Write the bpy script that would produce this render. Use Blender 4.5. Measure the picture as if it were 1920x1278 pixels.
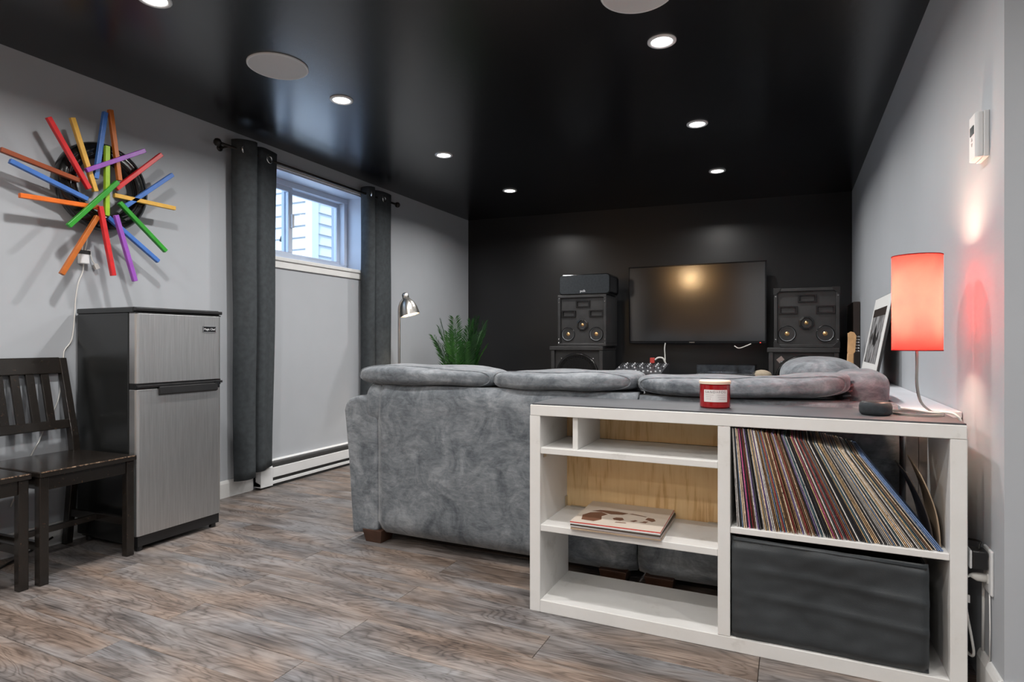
import bpy, bmesh, math, random
from mathutils import Vector, Matrix, noise

random.seed(7)
for o in list(bpy.data.objects):
    bpy.data.objects.remove(o)
scene = bpy.context.scene
COL = scene.collection

# ------------------------------------------------------------------ camera
F = 1120.0                 # focal length in pixels of the 1920x1278 frame
HZ = 641.0                 # horizon row
TH = math.radians(25.0)    # camera turned 25 degrees towards the left wall
CH = 0.96                  # camera height
cam_d = bpy.data.cameras.new('camera')
cam_d.sensor_width = 36.0
cam_d.lens = F / 1920.0 * 36.0
cam_d.shift_y = 2.0 / 1920.0
cam_d.clip_start = 0.05
cam = bpy.data.objects.new('camera', cam_d)
cam.location = (0, 0, CH)
cam.rotation_euler = (math.radians(90), 0, TH)
COL.objects.link(cam)
scene.camera = cam

# ------------------------------------------------------------------ view, world
scene.view_settings.view_transform = 'Standard'
scene.view_settings.look = 'None'
scene.view_settings.gamma = 1.0
scene.view_settings.use_curve_mapping = False
scene.view_settings.exposure = 0.0
DOWNLIGHT_W = 14.0
world = bpy.data.worlds.new('overcast_sky')
scene.world = world
world.use_nodes = True
bg = world.node_tree.nodes['Background']
bg.inputs['Color'].default_value = (0.52, 0.72, 1.0, 1)
bg.inputs['Strength'].default_value = 3.6
sun_d = bpy.data.lights.new('sun', 'SUN'); sun_d.energy = 5.0; sun_d.angle = math.radians(12); sun_d.color = (1.0, 0.97, 0.93)  # added sun, brightens one house face although the sky is overcast
sun = bpy.data.objects.new('sun', sun_d); COL.objects.link(sun)
sun.location = (-4.0, -8.0, 9.0)
sun.rotation_euler = Vector((-0.30, 0.78, -0.55)).to_track_quat('-Z', 'Y').to_euler()

S_, C_ = math.sin(TH), math.cos(TH)
def ray(px, py):
    u = (px - 960.0) / F; w = -(py - HZ) / F
    return Vector((u * C_ - S_, u * S_ + C_, w))
def at_x(px, py, X):
    d = ray(px, py); return Vector((0, 0, CH)) + d * (X / d.x)
def at_y(px, py, Y):
    d = ray(px, py); return Vector((0, 0, CH)) + d * (Y / d.y)
def at_z(px, py, Z):
    d = ray(px, py); return Vector((0, 0, CH)) + d * ((Z - CH) / d.z)

# ------------------------------------------------------------------ materials
MATS = {}
def newmat(name):
    m = bpy.data.materials.new(name); m.use_nodes = True
    MATS[name] = m
    return m, m.node_tree, m.node_tree.nodes['Principled BSDF']
def lk(nt, a, b): nt.links.new(a, b)
def nd(nt, kind, **kw):
    n = nt.nodes.new(kind)
    for k, v in kw.items():
        setattr(n, k, v)
    return n
def coords(nt, scale=(1, 1, 1), rot=(0, 0, 0), kind='Object'):
    tc = nd(nt, 'ShaderNodeTexCoord'); mp = nd(nt, 'ShaderNodeMapping')
    mp.inputs['Scale'].default_value = scale; mp.inputs['Rotation'].default_value = rot
    lk(nt, tc.outputs[kind], mp.inputs['Vector'])
    return mp.outputs['Vector']
def ntex(nt, vec, scale=5, detail=4, rough=0.55, dist=0.0):
    n = nd(nt, 'ShaderNodeTexNoise')
    n.inputs['Scale'].default_value = scale; n.inputs['Detail'].default_value = detail
    n.inputs['Roughness'].default_value = rough; n.inputs['Distortion'].default_value = dist
    if vec is not None: lk(nt, vec, n.inputs['Vector'])
    return n
def ramp(nt, fac, stops, interp='LINEAR'):
    r = nd(nt, 'ShaderNodeValToRGB'); r.color_ramp.interpolation = interp
    el = r.color_ramp.elements
    while len(el) < len(stops): el.new(0.5)
    for e, (p, c) in zip(el, stops):
        e.position = p
        e.color = (c[0], c[1], c[2], 1) if not isinstance(c, (int, float)) else (c, c, c, 1)
    lk(nt, fac, r.inputs['Fac'])
    return r
def bump(nt, bsdf, h, strength=0.2, dist=0.005):
    b = nd(nt, 'ShaderNodeBump')
    b.inputs['Strength'].default_value = strength; b.inputs['Distance'].default_value = dist
    lk(nt, h, b.inputs['Height']); lk(nt, b.outputs['Normal'], bsdf.inputs['Normal'])
def simple(name, col, rough=0.5, metal=0.0, spec=0.5, var=0.0, vscale=8.0, bmp=0.0, bscale=200, coat=0.0):
    m, nt, b = newmat(name)
    b.inputs['Roughness'].default_value = rough; b.inputs['Metallic'].default_value = metal
    b.inputs['Specular IOR Level'].default_value = spec
    b.inputs['Coat Weight'].default_value = coat
    b.inputs['Base Color'].default_value = (*col, 1)
    v = coords(nt)
    if var > 0:
        n = ntex(nt, v, vscale)
        lo = tuple(max(0, c * (1 - var)) for c in col); hi = tuple(min(1, c * (1 + var)) for c in col)
        r = ramp(nt, n.outputs['Fac'], [(0.3, lo), (0.7, hi)])
        lk(nt, r.outputs['Color'], b.inputs['Base Color'])
    if bmp > 0:
        n2 = ntex(nt, v, bscale, 2)
        bump(nt, b, n2.outputs['Fac'], bmp, 0.002)
    return m
def emissive(name, col, s):
    m, nt, b = newmat(name)
    b.inputs['Base Color'].default_value = (*col, 1)
    b.inputs['Emission Color'].default_value = (*col, 1)
    b.inputs['Emission Strength'].default_value = s
    return m

simple('wall_paint', (0.425, 0.447, 0.478), 0.55, spec=0.35, var=0.025, vscale=3, bmp=0.05, bscale=350)
simple('trim_white', (0.74, 0.74, 0.73), 0.4, var=0.03)
simple('ceiling_black', (0.0035, 0.004, 0.0055), 0.25, spec=0.9, var=0.2, vscale=1.5, bmp=0.10, bscale=35)
simple('wall_black', (0.0105, 0.011, 0.0125), 0.34, spec=0.5, var=0.15, vscale=2, bmp=0.06, bscale=200)
simple('wall_warm', (0.70, 0.36, 0.12), 0.6, var=0.1)
simple('white_plastic', (0.72, 0.73, 0.74), 0.35, var=0.02)
simple('pvc_white', (0.62, 0.68, 0.78), 0.35, var=0.02)
simple('grille_white', (0.60, 0.60, 0.60), 0.6, bmp=0.4, bscale=900)
simple('black_plastic', (0.012, 0.012, 0.013), 0.38, var=0.2)
simple('black_satin', (0.030, 0.030, 0.031), 0.40, var=0.25, vscale=12, bmp=0.15, bscale=300)
simple('black_gloss', (0.004, 0.004, 0.005), 0.12, spec=0.6)
simple('rubber_black', (0.006, 0.006, 0.006), 0.22, spec=0.6, bmp=0.05)
simple('chrome', (0.72, 0.72, 0.72), 0.18, 1.0)
simple('nickel', (0.55, 0.53, 0.50), 0.3, 1.0)
simple('dark_bronze', (0.03, 0.026, 0.024), 0.35, 0.6)
simple('gold_metal', (0.75, 0.45, 0.20), 0.32, 0.9)
simple('curtain', (0.055, 0.062, 0.067), 0.9, spec=0.15, var=0.15, vscale=30, bmp=0.25, bscale=700)
simple('dark_slot', (0.03, 0.03, 0.03), 0.7)
simple('leg_wood', (0.055, 0.026, 0.016), 0.4, var=0.25, vscale=20)
simple('shelf_top_grey', (0.060, 0.064, 0.072), 0.62, var=0.22, vscale=7, bmp=0.1, bscale=120)
simple('bin_fabric', (0.034, 0.039, 0.043), 0.42, spec=0.45, var=0.18, vscale=9, bmp=0.25, bscale=500)
simple('puck_fabric', (0.022, 0.027, 0.032), 0.85, bmp=0.5, bscale=900, var=0.2, vscale=60)
simple('candle_red', (0.30, 0.004, 0.006), 0.12, spec=0.6, coat=0.4)
simple('candle_lid', (0.78, 0.62, 0.48), 0.5)
simple('paper', (0.72, 0.69, 0.68), 0.7, var=0.03)
simple('ink', (0.16, 0.14, 0.15), 0.7)
simple('ink_soft', (0.45, 0.40, 0.40), 0.7)
simple('mat_white', (0.70, 0.70, 0.69), 0.6)
simple('ledge_paint', (0.58, 0.60, 0.64), 0.5, var=0.05)
simple('cable_white', (0.70, 0.69, 0.66), 0.45)
simple('cable_black', (0.01, 0.01, 0.01), 0.45)
simple('lcd_dark', (0.03, 0.035, 0.04), 0.2)
simple('mesh_black', (0.012, 0.012, 0.013), 0.4, 0.4)
simple('cone_grey', (0.15, 0.165, 0.18), 0.4, var=0.2)
simple('horn_black', (0.010, 0.010, 0.011), 0.25)
simple('guitar_maple', (0.55, 0.32, 0.15), 0.4, var=0.2, vscale=15)
simple('guitar_body', (0.02, 0.015, 0.012), 0.2)
simple('panel_brown', (0.022, 0.014, 0.011), 0.45, var=0.2)
simple('console_black', (0.012, 0.012, 0.013), 0.4)
simple('plug_red', (0.55, 0.02, 0.03), 0.4)
simple('beige_cloth', (0.45, 0.38, 0.28), 0.9, var=0.2)
simple('pot_grey', (0.10, 0.10, 0.10), 0.6)
simple('soil', (0.02, 0.014, 0.01), 0.95)
simple('siding_white', (0.46, 0.47, 0.48), 0.5, var=0.03)
simple('ground_gravel', (0.80, 0.81, 0.82), 0.9, var=0.08, vscale=6)
simple('floor_base', (0.02, 0.018, 0.016), 0.8)
simple('lamp_white_inside', (0.85, 0.84, 0.80), 0.5)
simple('knob_white', (0.75, 0.76, 0.78), 0.4)
simple('mixer_grey', (0.05, 0.052, 0.058), 0.4)
simple('vinyl', (0.008, 0.008, 0.008), 0.25)
simple('sleeve_dark', (0.05, 0.035, 0.025), 0.6, var=0.3)
simple('sleeve_tan', (0.45, 0.33, 0.22), 0.7, var=0.2)
emissive('downlight_lens', (1.0, 0.97, 0.93), 9.0)
emissive('bulb_warm', (1.0, 0.80, 0.55), 12.0)
emissive('bulb_table', (1.0, 0.78, 0.56), 330.0)
emissive('led_red', (1.0, 0.05, 0.03), 2.0)

STICK = {'red': (0.62, 0.018, 0.022), 'orange': (0.80, 0.16, 0.01), 'burnt': (0.50, 0.13, 0.015), 'brown': (0.28, 0.055, 0.012),
         'yellow': (0.74, 0.42, 0.07), 'blue': (0.055, 0.17, 0.52), 'lime': (0.30, 0.50, 0.02), 'green': (0.025, 0.30, 0.02), 'purple': (0.30, 0.08, 0.46)}
for k, c in STICK.items():
    simple('stick_' + k, c, 0.38, var=0.12, vscale=25)

# suede of the sofa: brushed patches
m, nt, b = newmat('suede')
v = coords(nt)
n1 = ntex(nt, v, 6.5, 8, 0.70, 1.1); n2 = ntex(nt, coords(nt, (1, 1, 2.4)), 24, 5, 0.65, 0.9)
mx = nd(nt, 'ShaderNodeMath', operation='MULTIPLY_ADD'); lk(nt, n1.outputs['Fac'], mx.inputs[0]); mx.inputs[1].default_value = 0.70
ml = nd(nt, 'ShaderNodeMath', operation='MULTIPLY'); lk(nt, n2.outputs['Fac'], ml.inputs[0]); ml.inputs[1].default_value = 0.30
lk(nt, ml.outputs[0], mx.inputs[2])
r = ramp(nt, mx.outputs[0], [(0.34, (0.062, 0.070, 0.082)), (0.45, (0.122, 0.136, 0.152)), (0.53, (0.178, 0.194, 0.212)), (0.66, (0.285, 0.305, 0.325))])
lk(nt, r.outputs['Color'], b.inputs['Base Color'])
b.inputs['Roughness'].default_value = 0.85; b.inputs['Specular IOR Level'].default_value = 0.2
b.inputs['Sheen Weight'].default_value = 0.25; b.inputs['Sheen Roughness'].default_value = 0.4
bump(nt, b, n2.outputs['Fac'], 0.25, 0.006)

# laminate planks
m, nt, b = newmat('laminate')
tc = nd(nt, 'ShaderNodeTexCoord'); oi = nd(nt, 'ShaderNodeObjectInfo')
mu = nd(nt, 'ShaderNodeMath', operation='MULTIPLY'); lk(nt, oi.outputs['Random'], mu.inputs[0]); mu.inputs[1].default_value = 83.0
cb = nd(nt, 'ShaderNodeCombineXYZ'); lk(nt, mu.outputs[0], cb.inputs['X']); lk(nt, mu.outputs[0], cb.inputs['Y'])
va = nd(nt, 'ShaderNodeVectorMath', operation='ADD'); lk(nt, tc.outputs['Object'], va.inputs[0]); lk(nt, cb.outputs[0], va.inputs[1])
mp = nd(nt, 'ShaderNodeMapping'); mp.inputs['Scale'].default_value = (1.6, 7.5, 1.0); lk(nt, va.outputs[0], mp.inputs['Vector'])
big = ntex(nt, mp.outputs[0], 1.15, 3, 0.5, 0.9)
wv = nd(nt, 'ShaderNodeMath', operation='MULTIPLY'); lk(nt, big.outputs['Fac'], wv.inputs[0]); wv.inputs[1].default_value = 42.0
sn = nd(nt, 'ShaderNodeMath', operation='SINE'); lk(nt, wv.outputs[0], sn.inputs[0])
mp2 = nd(nt, 'ShaderNodeMapping'); mp2.inputs['Scale'].default_value = (3.2, 150.0, 1.0); lk(nt, va.outputs[0], mp2.inputs['Vector'])
fine = ntex(nt, mp2.outputs[0], 1.0, 5, 0.65, 0.3)
mp3 = nd(nt, 'ShaderNodeMapping'); mp3.inputs['Scale'].default_value = (1.4, 5.0, 1.0); lk(nt, va.outputs[0], mp3.inputs['Vector'])
tone = ntex(nt, mp3.outputs[0], 2.0, 4, 0.6, 0.6)
sp = nd(nt, 'ShaderNodeMath', operation='POWER'); sab = nd(nt, 'ShaderNodeMath', operation='ABSOLUTE'); lk(nt, sn.outputs[0], sab.inputs[0]); lk(nt, sab.outputs[0], sp.inputs[0]); sp.inputs[1].default_value = 0.55
a1 = nd(nt, 'ShaderNodeMath', operation='MULTIPLY_ADD'); lk(nt, sp.outputs[0], a1.inputs[0]); a1.inputs[1].default_value = 0.13
fm_ = nd(nt, 'ShaderNodeMath', operation='MULTIPLY'); lk(nt, fine.outputs['Fac'], fm_.inputs[0]); fm_.inputs[1].default_value = 0.40; lk(nt, fm_.outputs[0], a1.inputs[2])
a2 = nd(nt, 'ShaderNodeMath', operation='MULTIPLY_ADD'); lk(nt, tone.outputs['Fac'], a2.inputs[0]); a2.inputs[1].default_value = 0.55; lk(nt, a1.outputs[0], a2.inputs[2])
r = ramp(nt, a2.outputs[0], [(0.38, (0.042, 0.035, 0.033)), (0.50, (0.105, 0.088, 0.080)), (0.59, (0.175, 0.152, 0.141)), (0.72, (0.28, 0.25, 0.235))])
hue = ntex(nt, mp3.outputs[0], 1.1, 2, 0.5, 0.4)
rh = ramp(nt, hue.outputs['Fac'], [(0.36, (0.88, 0.97, 1.06)), (0.5, (1, 1, 1)), (0.64, (1.13, 0.99, 0.87))])
mc = nd(nt, 'ShaderNodeMix', data_type='RGBA', blend_type='MULTIPLY'); mc.inputs['Factor'].default_value = 1.0
lk(nt, r.outputs['Color'], mc.inputs[6]); lk(nt, rh.outputs['Color'], mc.inputs[7])
lk(nt, mc.outputs[2], b.inputs['Base Color'])
rr = ramp(nt, a2.outputs[0], [(0.4, 0.42), (0.75, 0.30)])
lk(nt, rr.outputs['Color'], b.inputs['Roughness'])
b.inputs['Specular IOR Level'].default_value = 0.45
bump(nt, b, a1.outputs[0], 0.12, 0.0015)

# plywood
m, nt, b = newmat('plywood')
v = coords(nt, (2.2, 1, 0.55))
n1 = ntex(nt, v, 1.6, 2, 0.5, 0.5)
mu = nd(nt, 'ShaderNodeMath', operation='MULTIPLY'); lk(nt, n1.outputs['Fac'], mu.inputs[0]); mu.inputs[1].default_value = 75
sn = nd(nt, 'ShaderNodeMath', operation='SINE'); lk(nt, mu.outputs[0], sn.inputs[0])
n2 = ntex(nt, coords(nt, (60, 1, 4)), 1.5, 4, 0.6)
ad = nd(nt, 'ShaderNodeMath', operation='MULTIPLY_ADD'); lk(nt, sn.outputs[0], ad.inputs[0]); ad.inputs[1].default_value = 0.10; lk(nt, n2.outputs['Fac'], ad.inputs[2])
r = ramp(nt, ad.outputs[0], [(0.30, (0.80, 0.57, 0.30)), (0.58, (0.76, 0.52, 0.26)), (0.74, (0.60, 0.36, 0.15))])
lk(nt, r.outputs['Color'], b.inputs['Base Color']); b.inputs['Roughness'].default_value = 0.55

# white painted shelf wood, a little scuffed
m, nt, b = newmat('shelf_white')
n1 = ntex(nt, coords(nt), 6, 6, 0.7)
r = ramp(nt, n1.outputs['Fac'], [(0.22, (0.50, 0.48, 0.45)), (0.40, (0.70, 0.69, 0.67)), (0.7, (0.74, 0.735, 0.725))])
lk(nt, r.outputs['Color'], b.inputs['Base Color']); b.inputs['Roughness'].default_value = 0.45

# worn black chair lacquer
m, nt, b = newmat('chair_black')
n1 = ntex(nt, coords(nt), 55, 6, 0.75, 0.4)
r = ramp(nt, n1.outputs['Fac'], [(0.0, (0.012, 0.010, 0.009)), (0.62, (0.016, 0.013, 0.011)), (0.70, (0.10, 0.055, 0.03)), (0.78, (0.30, 0.20, 0.13))])
lk(nt, r.outputs['Color'], b.inputs['Base Color']); b.inputs['Roughness'].default_value = 0.2
m, nt, b = newmat('chair_wear')
n1 = ntex(nt, coords(nt), 60, 5, 0.75, 0.4)
r = ramp(nt, n1.outputs['Fac'], [(0.44, (0.014, 0.011, 0.010)), (0.52, (0.20, 0.12, 0.07)), (0.62, (0.50, 0.38, 0.28))])
lk(nt, r.outputs['Color'], b.inputs['Base Color']); b.inputs['Roughness'].default_value = 0.45

# brushed steel of the fridge door
m, nt, b = newmat('brushed_steel')
n1 = ntex(nt, coords(nt, (1, 260, 6)), 1.0, 3, 0.6)
r = ramp(nt, n1.outputs['Fac'], [(0.3, (0.47, 0.475, 0.48)), (0.7, (0.60, 0.605, 0.61))])
lk(nt, r.outputs['Color'], b.inputs['Base Color']); b.inputs['Metallic'].default_value = 0.9
b.inputs['Roughness'].default_value = 0.40; bump(nt, b, n1.outputs['Fac'], 0.05, 0.001)
simple('fridge_black', (0.012, 0.013, 0.013), 0.2, spec=0.55, bmp=0.12, bscale=420)

# red lamp shade lets light through
m, nt, b = newmat('shade_red')
nt.nodes.remove(b); out = nt.nodes['Material Output']
n1 = ntex(nt, coords(nt), 16, 5, 0.6)
r = ramp(nt, n1.outputs['Fac'], [(0.3, (0.140, 0.0125, 0.012)), (0.7, (0.170, 0.019, 0.0165))])
df = nd(nt, 'ShaderNodeBsdfDiffuse'); tr = nd(nt, 'ShaderNodeBsdfTranslucent'); ms = nd(nt, 'ShaderNodeMixShader')
df.inputs['Color'].default_value = (0.42, 0.035, 0.035, 1); lk(nt, r.outputs['Color'], tr.inputs['Color'])
ms.inputs['Fac'].default_value = 0.5
lk(nt, df.outputs[0], ms.inputs[1]); lk(nt, tr.outputs[0], ms.inputs[2]); lk(nt, ms.outputs[0], out.inputs['Surface'])

# glass panes: clear with a fresnel sheen
def glassy(name, tint, base=0.05):
    m, nt, b = newmat(name)
    nt.nodes.remove(b); out = nt.nodes['Material Output']
    t = nd(nt, 'ShaderNodeBsdfTransparent'); t.inputs['Color'].default_value = (*tint, 1)
    g = nd(nt, 'ShaderNodeBsdfGlossy'); g.inputs['Roughness'].default_value = 0.02
    lw = nd(nt, 'ShaderNodeLayerWeight'); lw.inputs['Blend'].default_value = 0.5
    pw = nd(nt, 'ShaderNodeMath', operation='POWER'); lk(nt, lw.outputs['Facing'], pw.inputs[0]); pw.inputs[1].default_value = 4.0
    fr = nd(nt, 'ShaderNodeMath', operation='MULTIPLY_ADD'); lk(nt, pw.outputs[0], fr.inputs[0]); fr.inputs[1].default_value = 0.6; fr.inputs[2].default_value = base
    ms = nd(nt, 'ShaderNodeMixShader')
    lk(nt, fr.outputs[0], ms.inputs['Fac']); lk(nt, t.outputs[0], ms.inputs[1]); lk(nt, g.outputs[0], ms.inputs[2])
    lk(nt, ms.outputs[0], out.inputs['Surface'])
glassy('window_glass', (0.96, 0.98, 1.0))
glassy('dust_cover', (0.80, 0.81, 0.84), 0.25)

# television screen
m, nt, b = newmat('tv_screen')
b.inputs['Base Color'].default_value = (0.004, 0.004, 0.005, 1); b.inputs['Roughness'].default_value = 0.13
b.inputs['Specular IOR Level'].default_value = 1.0; b.inputs['Coat Weight'].default_value = 1.0; b.inputs['Coat Roughness'].default_value = 0.13; b.inputs['Coat IOR'].default_value = 1.8

# leaves
m, nt, b = newmat('leaf')
oi = nd(nt, 'ShaderNodeObjectInfo')
r = ramp(nt, oi.outputs['Random'], [(0.0, (0.006, 0.030, 0.007)), (0.6, (0.014, 0.075, 0.011)), (1.0, (0.035, 0.13, 0.018))])
lk(nt, r.outputs['Color'], b.inputs['Base Color']); b.inputs['Roughness'].default_value = 0.4

# record sleeves: colour from the object, worn printed spines
m, nt, b = newmat('record_sleeve')
oi = nd(nt, 'ShaderNodeObjectInfo')
tc = nd(nt, 'ShaderNodeTexCoord')
mu = nd(nt, 'ShaderNodeMath', operation='MULTIPLY'); lk(nt, oi.outputs['Random'], mu.inputs[0]); mu.inputs[1].default_value = 50
cb = nd(nt, 'ShaderNodeCombineXYZ')
for k in 'XYZ': lk(nt, mu.outputs[0], cb.inputs[k])
va = nd(nt, 'ShaderNodeVectorMath', operation='ADD'); lk(nt, tc.outputs['Object'], va.inputs[0]); lk(nt, cb.outputs[0], va.inputs[1])
n1 = ntex(nt, va.outputs[0], 120, 5, 0.75)
n0 = ntex(nt, va.outputs[0], 9, 2, 0.5)
sm = nd(nt, 'ShaderNodeMath', operation='MULTIPLY_ADD'); lk(nt, n0.outputs['Fac'], sm.inputs[0]); sm.inputs[1].default_value = 0.5; lk(nt, n1.outputs['Fac'], sm.inputs[2])
r = ramp(nt, sm.outputs[0], [(0.58, (0.2, 0.19, 0.18)), (0.64, (0.85, 0.85, 0.85)), (0.84, (1.05, 1.05, 1.05)), (0.92, (1.8, 1.7, 1.6))])
mc = nd(nt, 'ShaderNodeMix', data_type='RGBA', blend_type='MULTIPLY'); mc.inputs['Factor'].default_value = 1.0
lk(nt, oi.outputs['Color'], mc.inputs[6]); lk(nt, r.outputs['Color'], mc.inputs[7])
lk(nt, mc.outputs[2], b.inputs['Base Color']); b.inputs['Roughness'].default_value = 0.5

# top record cover: cream print with brown blots
m, nt, b = newmat('cover_print')
v = coords(nt, (1, 1.6, 1))
n1 = ntex(nt, v, 7.5, 3, 0.5, 0.3)
r = ramp(nt, n1.outputs['Fac'], [(0.0, (0.66, 0.59, 0.52)), (0.625, (0.64, 0.57, 0.50)), (0.64, (0.17, 0.075, 0.05)), (1.0, (0.15, 0.065, 0.045))])
lk(nt, r.outputs['Color'], b.inputs['Base Color']); b.inputs['Roughness'].default_value = 0.35
simple('cover_plain', (0.64, 0.57, 0.50), 0.35, var=0.05)
simple('print_brown', (0.16, 0.07, 0.045), 0.4, var=0.1)
# black and white photograph print
m, nt, b = newmat('photo_print')
v = coords(nt, (1, 2.2, 1))
n1 = ntex(nt, v, 9, 6, 0.7, 0.8)
r = ramp(nt, n1.outputs['Fac'], [(0.36, (0.015, 0.015, 0.016)), (0.46, (0.16, 0.16, 0.165)), (0.6, (0.48, 0.48, 0.49)), (0.75, (0.66, 0.66, 0.66))])
lk(nt, r.outputs['Color'], b.inputs['Base Color']); b.inputs['Roughness'].default_value = 0.3

# ------------------------------------------------------------------ mesh helpers
def B(): return bmesh.new()
def box(bm, x0, y0, z0, x1, y1, z1, M=None):
    vs = []
    for x, y, z in ((x0,y0,z0),(x1,y0,z0),(x1,y1,z0),(x0,y1,z0),(x0,y0,z1),(x1,y0,z1),(x1,y1,z1),(x0,y1,z1)):
        p = Vector((x, y, z))
        vs.append(bm.verts.new(M @ p if M is not None else p))
    for f in ((0,3,2,1),(4,5,6,7),(0,1,5,4),(1,2,6,5),(2,3,7,6),(3,0,4,7)):
        bm.faces.new([vs[i] for i in f])
    return bm
def bar(bm, p, q, w, h, up=Vector((0, 0, 1))):
    p = Vector(p); q = Vector(q); d = (q - p); L = d.length; d.normalize()
    s = d.cross(up)
    if s.length < 1e-4: s = d.cross(Vector((1, 0, 0)))
    s.normalize(); t = s.cross(d)
    vs = []
    for a in (p, q):
        for i, j in ((-1,-1),(1,-1),(1,1),(-1,1)):
            vs.append(bm.verts.new(a + s * (i * w / 2) + t * (j * h / 2)))
    for f in ((3,2,1,0),(4,5,6,7),(0,1,5,4),(1,2,6,5),(2,3,7,6),(3,0,4,7)):
        bm.faces.new([vs[i] for i in f])
    return bm
def tube(bm, pts, r, n=8, closed=False):
    pts = [Vector(p) for p in pts]; rings = []
    N = len(pts)
    prev = None
    for i, p in enumerate(pts):
        if closed: d = pts[(i+1) % N] - pts[i-1]
        else: d = pts[min(i+1, N-1)] - pts[max(i-1, 0)]
        d.normalize()
        if prev is None:
            a = d.cross(Vector((0, 0, 1)))
            if a.length < 1e-3: a = d.cross(Vector((1, 0, 0)))
        else:
            a = prev - d * prev.dot(d)
        a.normalize(); prev = a; c = d.cross(a)
        rr = r[i] if isinstance(r, (list, tuple)) else r
        rings.append([bm.verts.new(p + a * (rr * math.cos(t)) + c * (rr * math.sin(t))) for t in [2*math.pi*k/n for k in range(n)]])
    m = N if closed else N - 1
    for i in range(m):
        A = rings[i]; Bq = rings[(i+1) % N]
        for k in range(n):
            bm.faces.new((A[k], A[(k+1) % n], Bq[(k+1) % n], Bq[k]))
    if not closed:
        bm.faces.new(rings[0][::-1]); bm.faces.new(rings[-1])
    return bm
def smooth_path(pts, k=6):
    P = [Vector(p) for p in pts]; out = []
    Q = [P[0] * 2 - P[1]] + P + [P[-1] * 2 - P[-2]]
    for i in range(1, len(Q) - 2):
        for j in range(k):
            t = j / k
            a, b_, c, d = Q[i-1], Q[i], Q[i+1], Q[i+2]
            out.append(0.5 * ((2*b_) + (c - a) * t + (2*a - 5*b_ + 4*c - d) * t*t + (3*b_ - a - 3*c + d) * t**3))
    out.append(P[-1]); return out
def lathe(bm, prof, M=None, n=32, cap0=False, cap1=False):
    """prof: list of (radius, height) revolved about local z, placed by M."""
    rings = []
    for rr, h in prof:
        ring = []
        for k in range(n):
            t = 2*math.pi*k/n
            p = Vector((rr*math.cos(t), rr*math.sin(t), h))
            ring.append(bm.verts.new(M @ p if M is not None else p))
        rings.append(ring)
    for i in range(len(rings) - 1):
        for k in range(n):
            bm.faces.new((rings[i][k], rings[i][(k+1) % n], rings[i+1][(k+1) % n], rings[i+1][k]))
    if cap0: bm.faces.new(rings[0][::-1])
    if cap1: bm.faces.new(rings[-1])
    return bm
def prism(bm, outline, a0, a1, fn):
    """outline: 2-D points; fn(u,v,a) -> 3-D point; extruded from a0 to a1."""
    r0 = [bm.verts.new(fn(u, v, a0)) for u, v in outline]
    r1 = [bm.verts.new(fn(u, v, a1)) for u, v in outline]
    n = len(outline)
    for k in range(n):
        bm.faces.new((r0[k], r0[(k+1) % n], r1[(k+1) % n], r1[k]))
    bm.faces.new(r0[::-1]); bm.faces.new(r1)
    return bm
def superbox(bm, c, h, e=4.0, res=9, amp=0.0, freq=5.0, seed=0.0, M=None):
    """rounded, soft block: cube grid pushed on to a superellipsoid."""
    c = Vector(c); h = Vector(h); cache = {}
    def vert(p):
        key = tuple(round(q, 5) for q in p)
        if key in cache: return cache[key]
        d = Vector(p)
        nrm = (abs(d.x)**e + abs(d.y)**e + abs(d.z)**e) ** (1.0/e)
        q = d / nrm
        w = Vector((q.x*h.x, q.y*h.y, q.z*h.z))
        if amp:
            nn = noise.noise((w + c) * freq + Vector((seed, seed*1.7, seed*0.3)))
            w += Vector((q.x, q.y, q.z)) * amp * nn
        w = c + w
        v = bm.verts.new(M @ w if M is not None else w); cache[key] = v; return v
    lin = [-1 + 2*i/res for i in range(res+1)]
    # denser towards edges
    lin = [math.copysign(abs(t)**0.75, t) for t in lin]
    for ax in range(3):
        for s in (-1, 1):
            for i in range(res):
                for j in range(res):
                    q = []
                    for a, b_ in ((i, j), (i+1, j), (i+1, j+1), (i, j+1)):
                        p = [0, 0, 0]; p[ax] = s; p[(ax+1) % 3] = lin[a]; p[(ax+2) % 3] = lin[b_]
                        q.append(vert(p))
                    if s < 0: q = q[::-1]
                    try: bm.faces.new(q)
                    except ValueError: pass
    return bm
def mk(name, bm, mat, parent=None, smooth=False, bevel=0.0, seg=2, angle=40):
    me = bpy.data.meshes.new(name)
    bmesh.ops.recalc_face_normals(bm, faces=bm.faces[:])
    bm.to_mesh(me); bm.free()
    o = bpy.data.objects.new(name, me); COL.objects.link(o)
    me.materials.append(MATS[mat])
    if smooth:
        for p in me.polygons: p.use_smooth = True
    if bevel > 0:
        md = o.modifiers.new('bevel', 'BEVEL'); md.width = bevel; md.segments = seg
        md.limit_method = 'ANGLE'; md.angle_limit = math.radians(angle); md.harden_normals = False
    if parent is not None: attach(o, parent)
    return o
def attach(o, parent):
    o.parent = parent
    # a part's own world matrix is the identity, so only a thing's root needs undoing
    if parent.parent is None:
        o.matrix_parent_inverse = Matrix.LocRotScale(parent.location, parent.rotation_euler, parent.scale).inverted()
    else:
        o.matrix_parent_inverse = Matrix()
def smooth_by_angle(o, deg=35):
    me = o.data
    for p in me.polygons: p.use_smooth = True
    me.set_sharp_from_angle(angle=math.radians(deg))
def tag(o, label, cat, group=None, kind=None):
    if label: o['label'] = label
    if cat: o['category'] = cat
    if group: o['group'] = group
    if kind: o['kind'] = kind
    return o
def thing(name, label, cat, loc, group=None):
    o = bpy.data.objects.new(name, None); o.empty_display_size = 0.1
    o.location = loc; COL.objects.link(o)
    return tag(o, label, cat, group)
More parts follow.
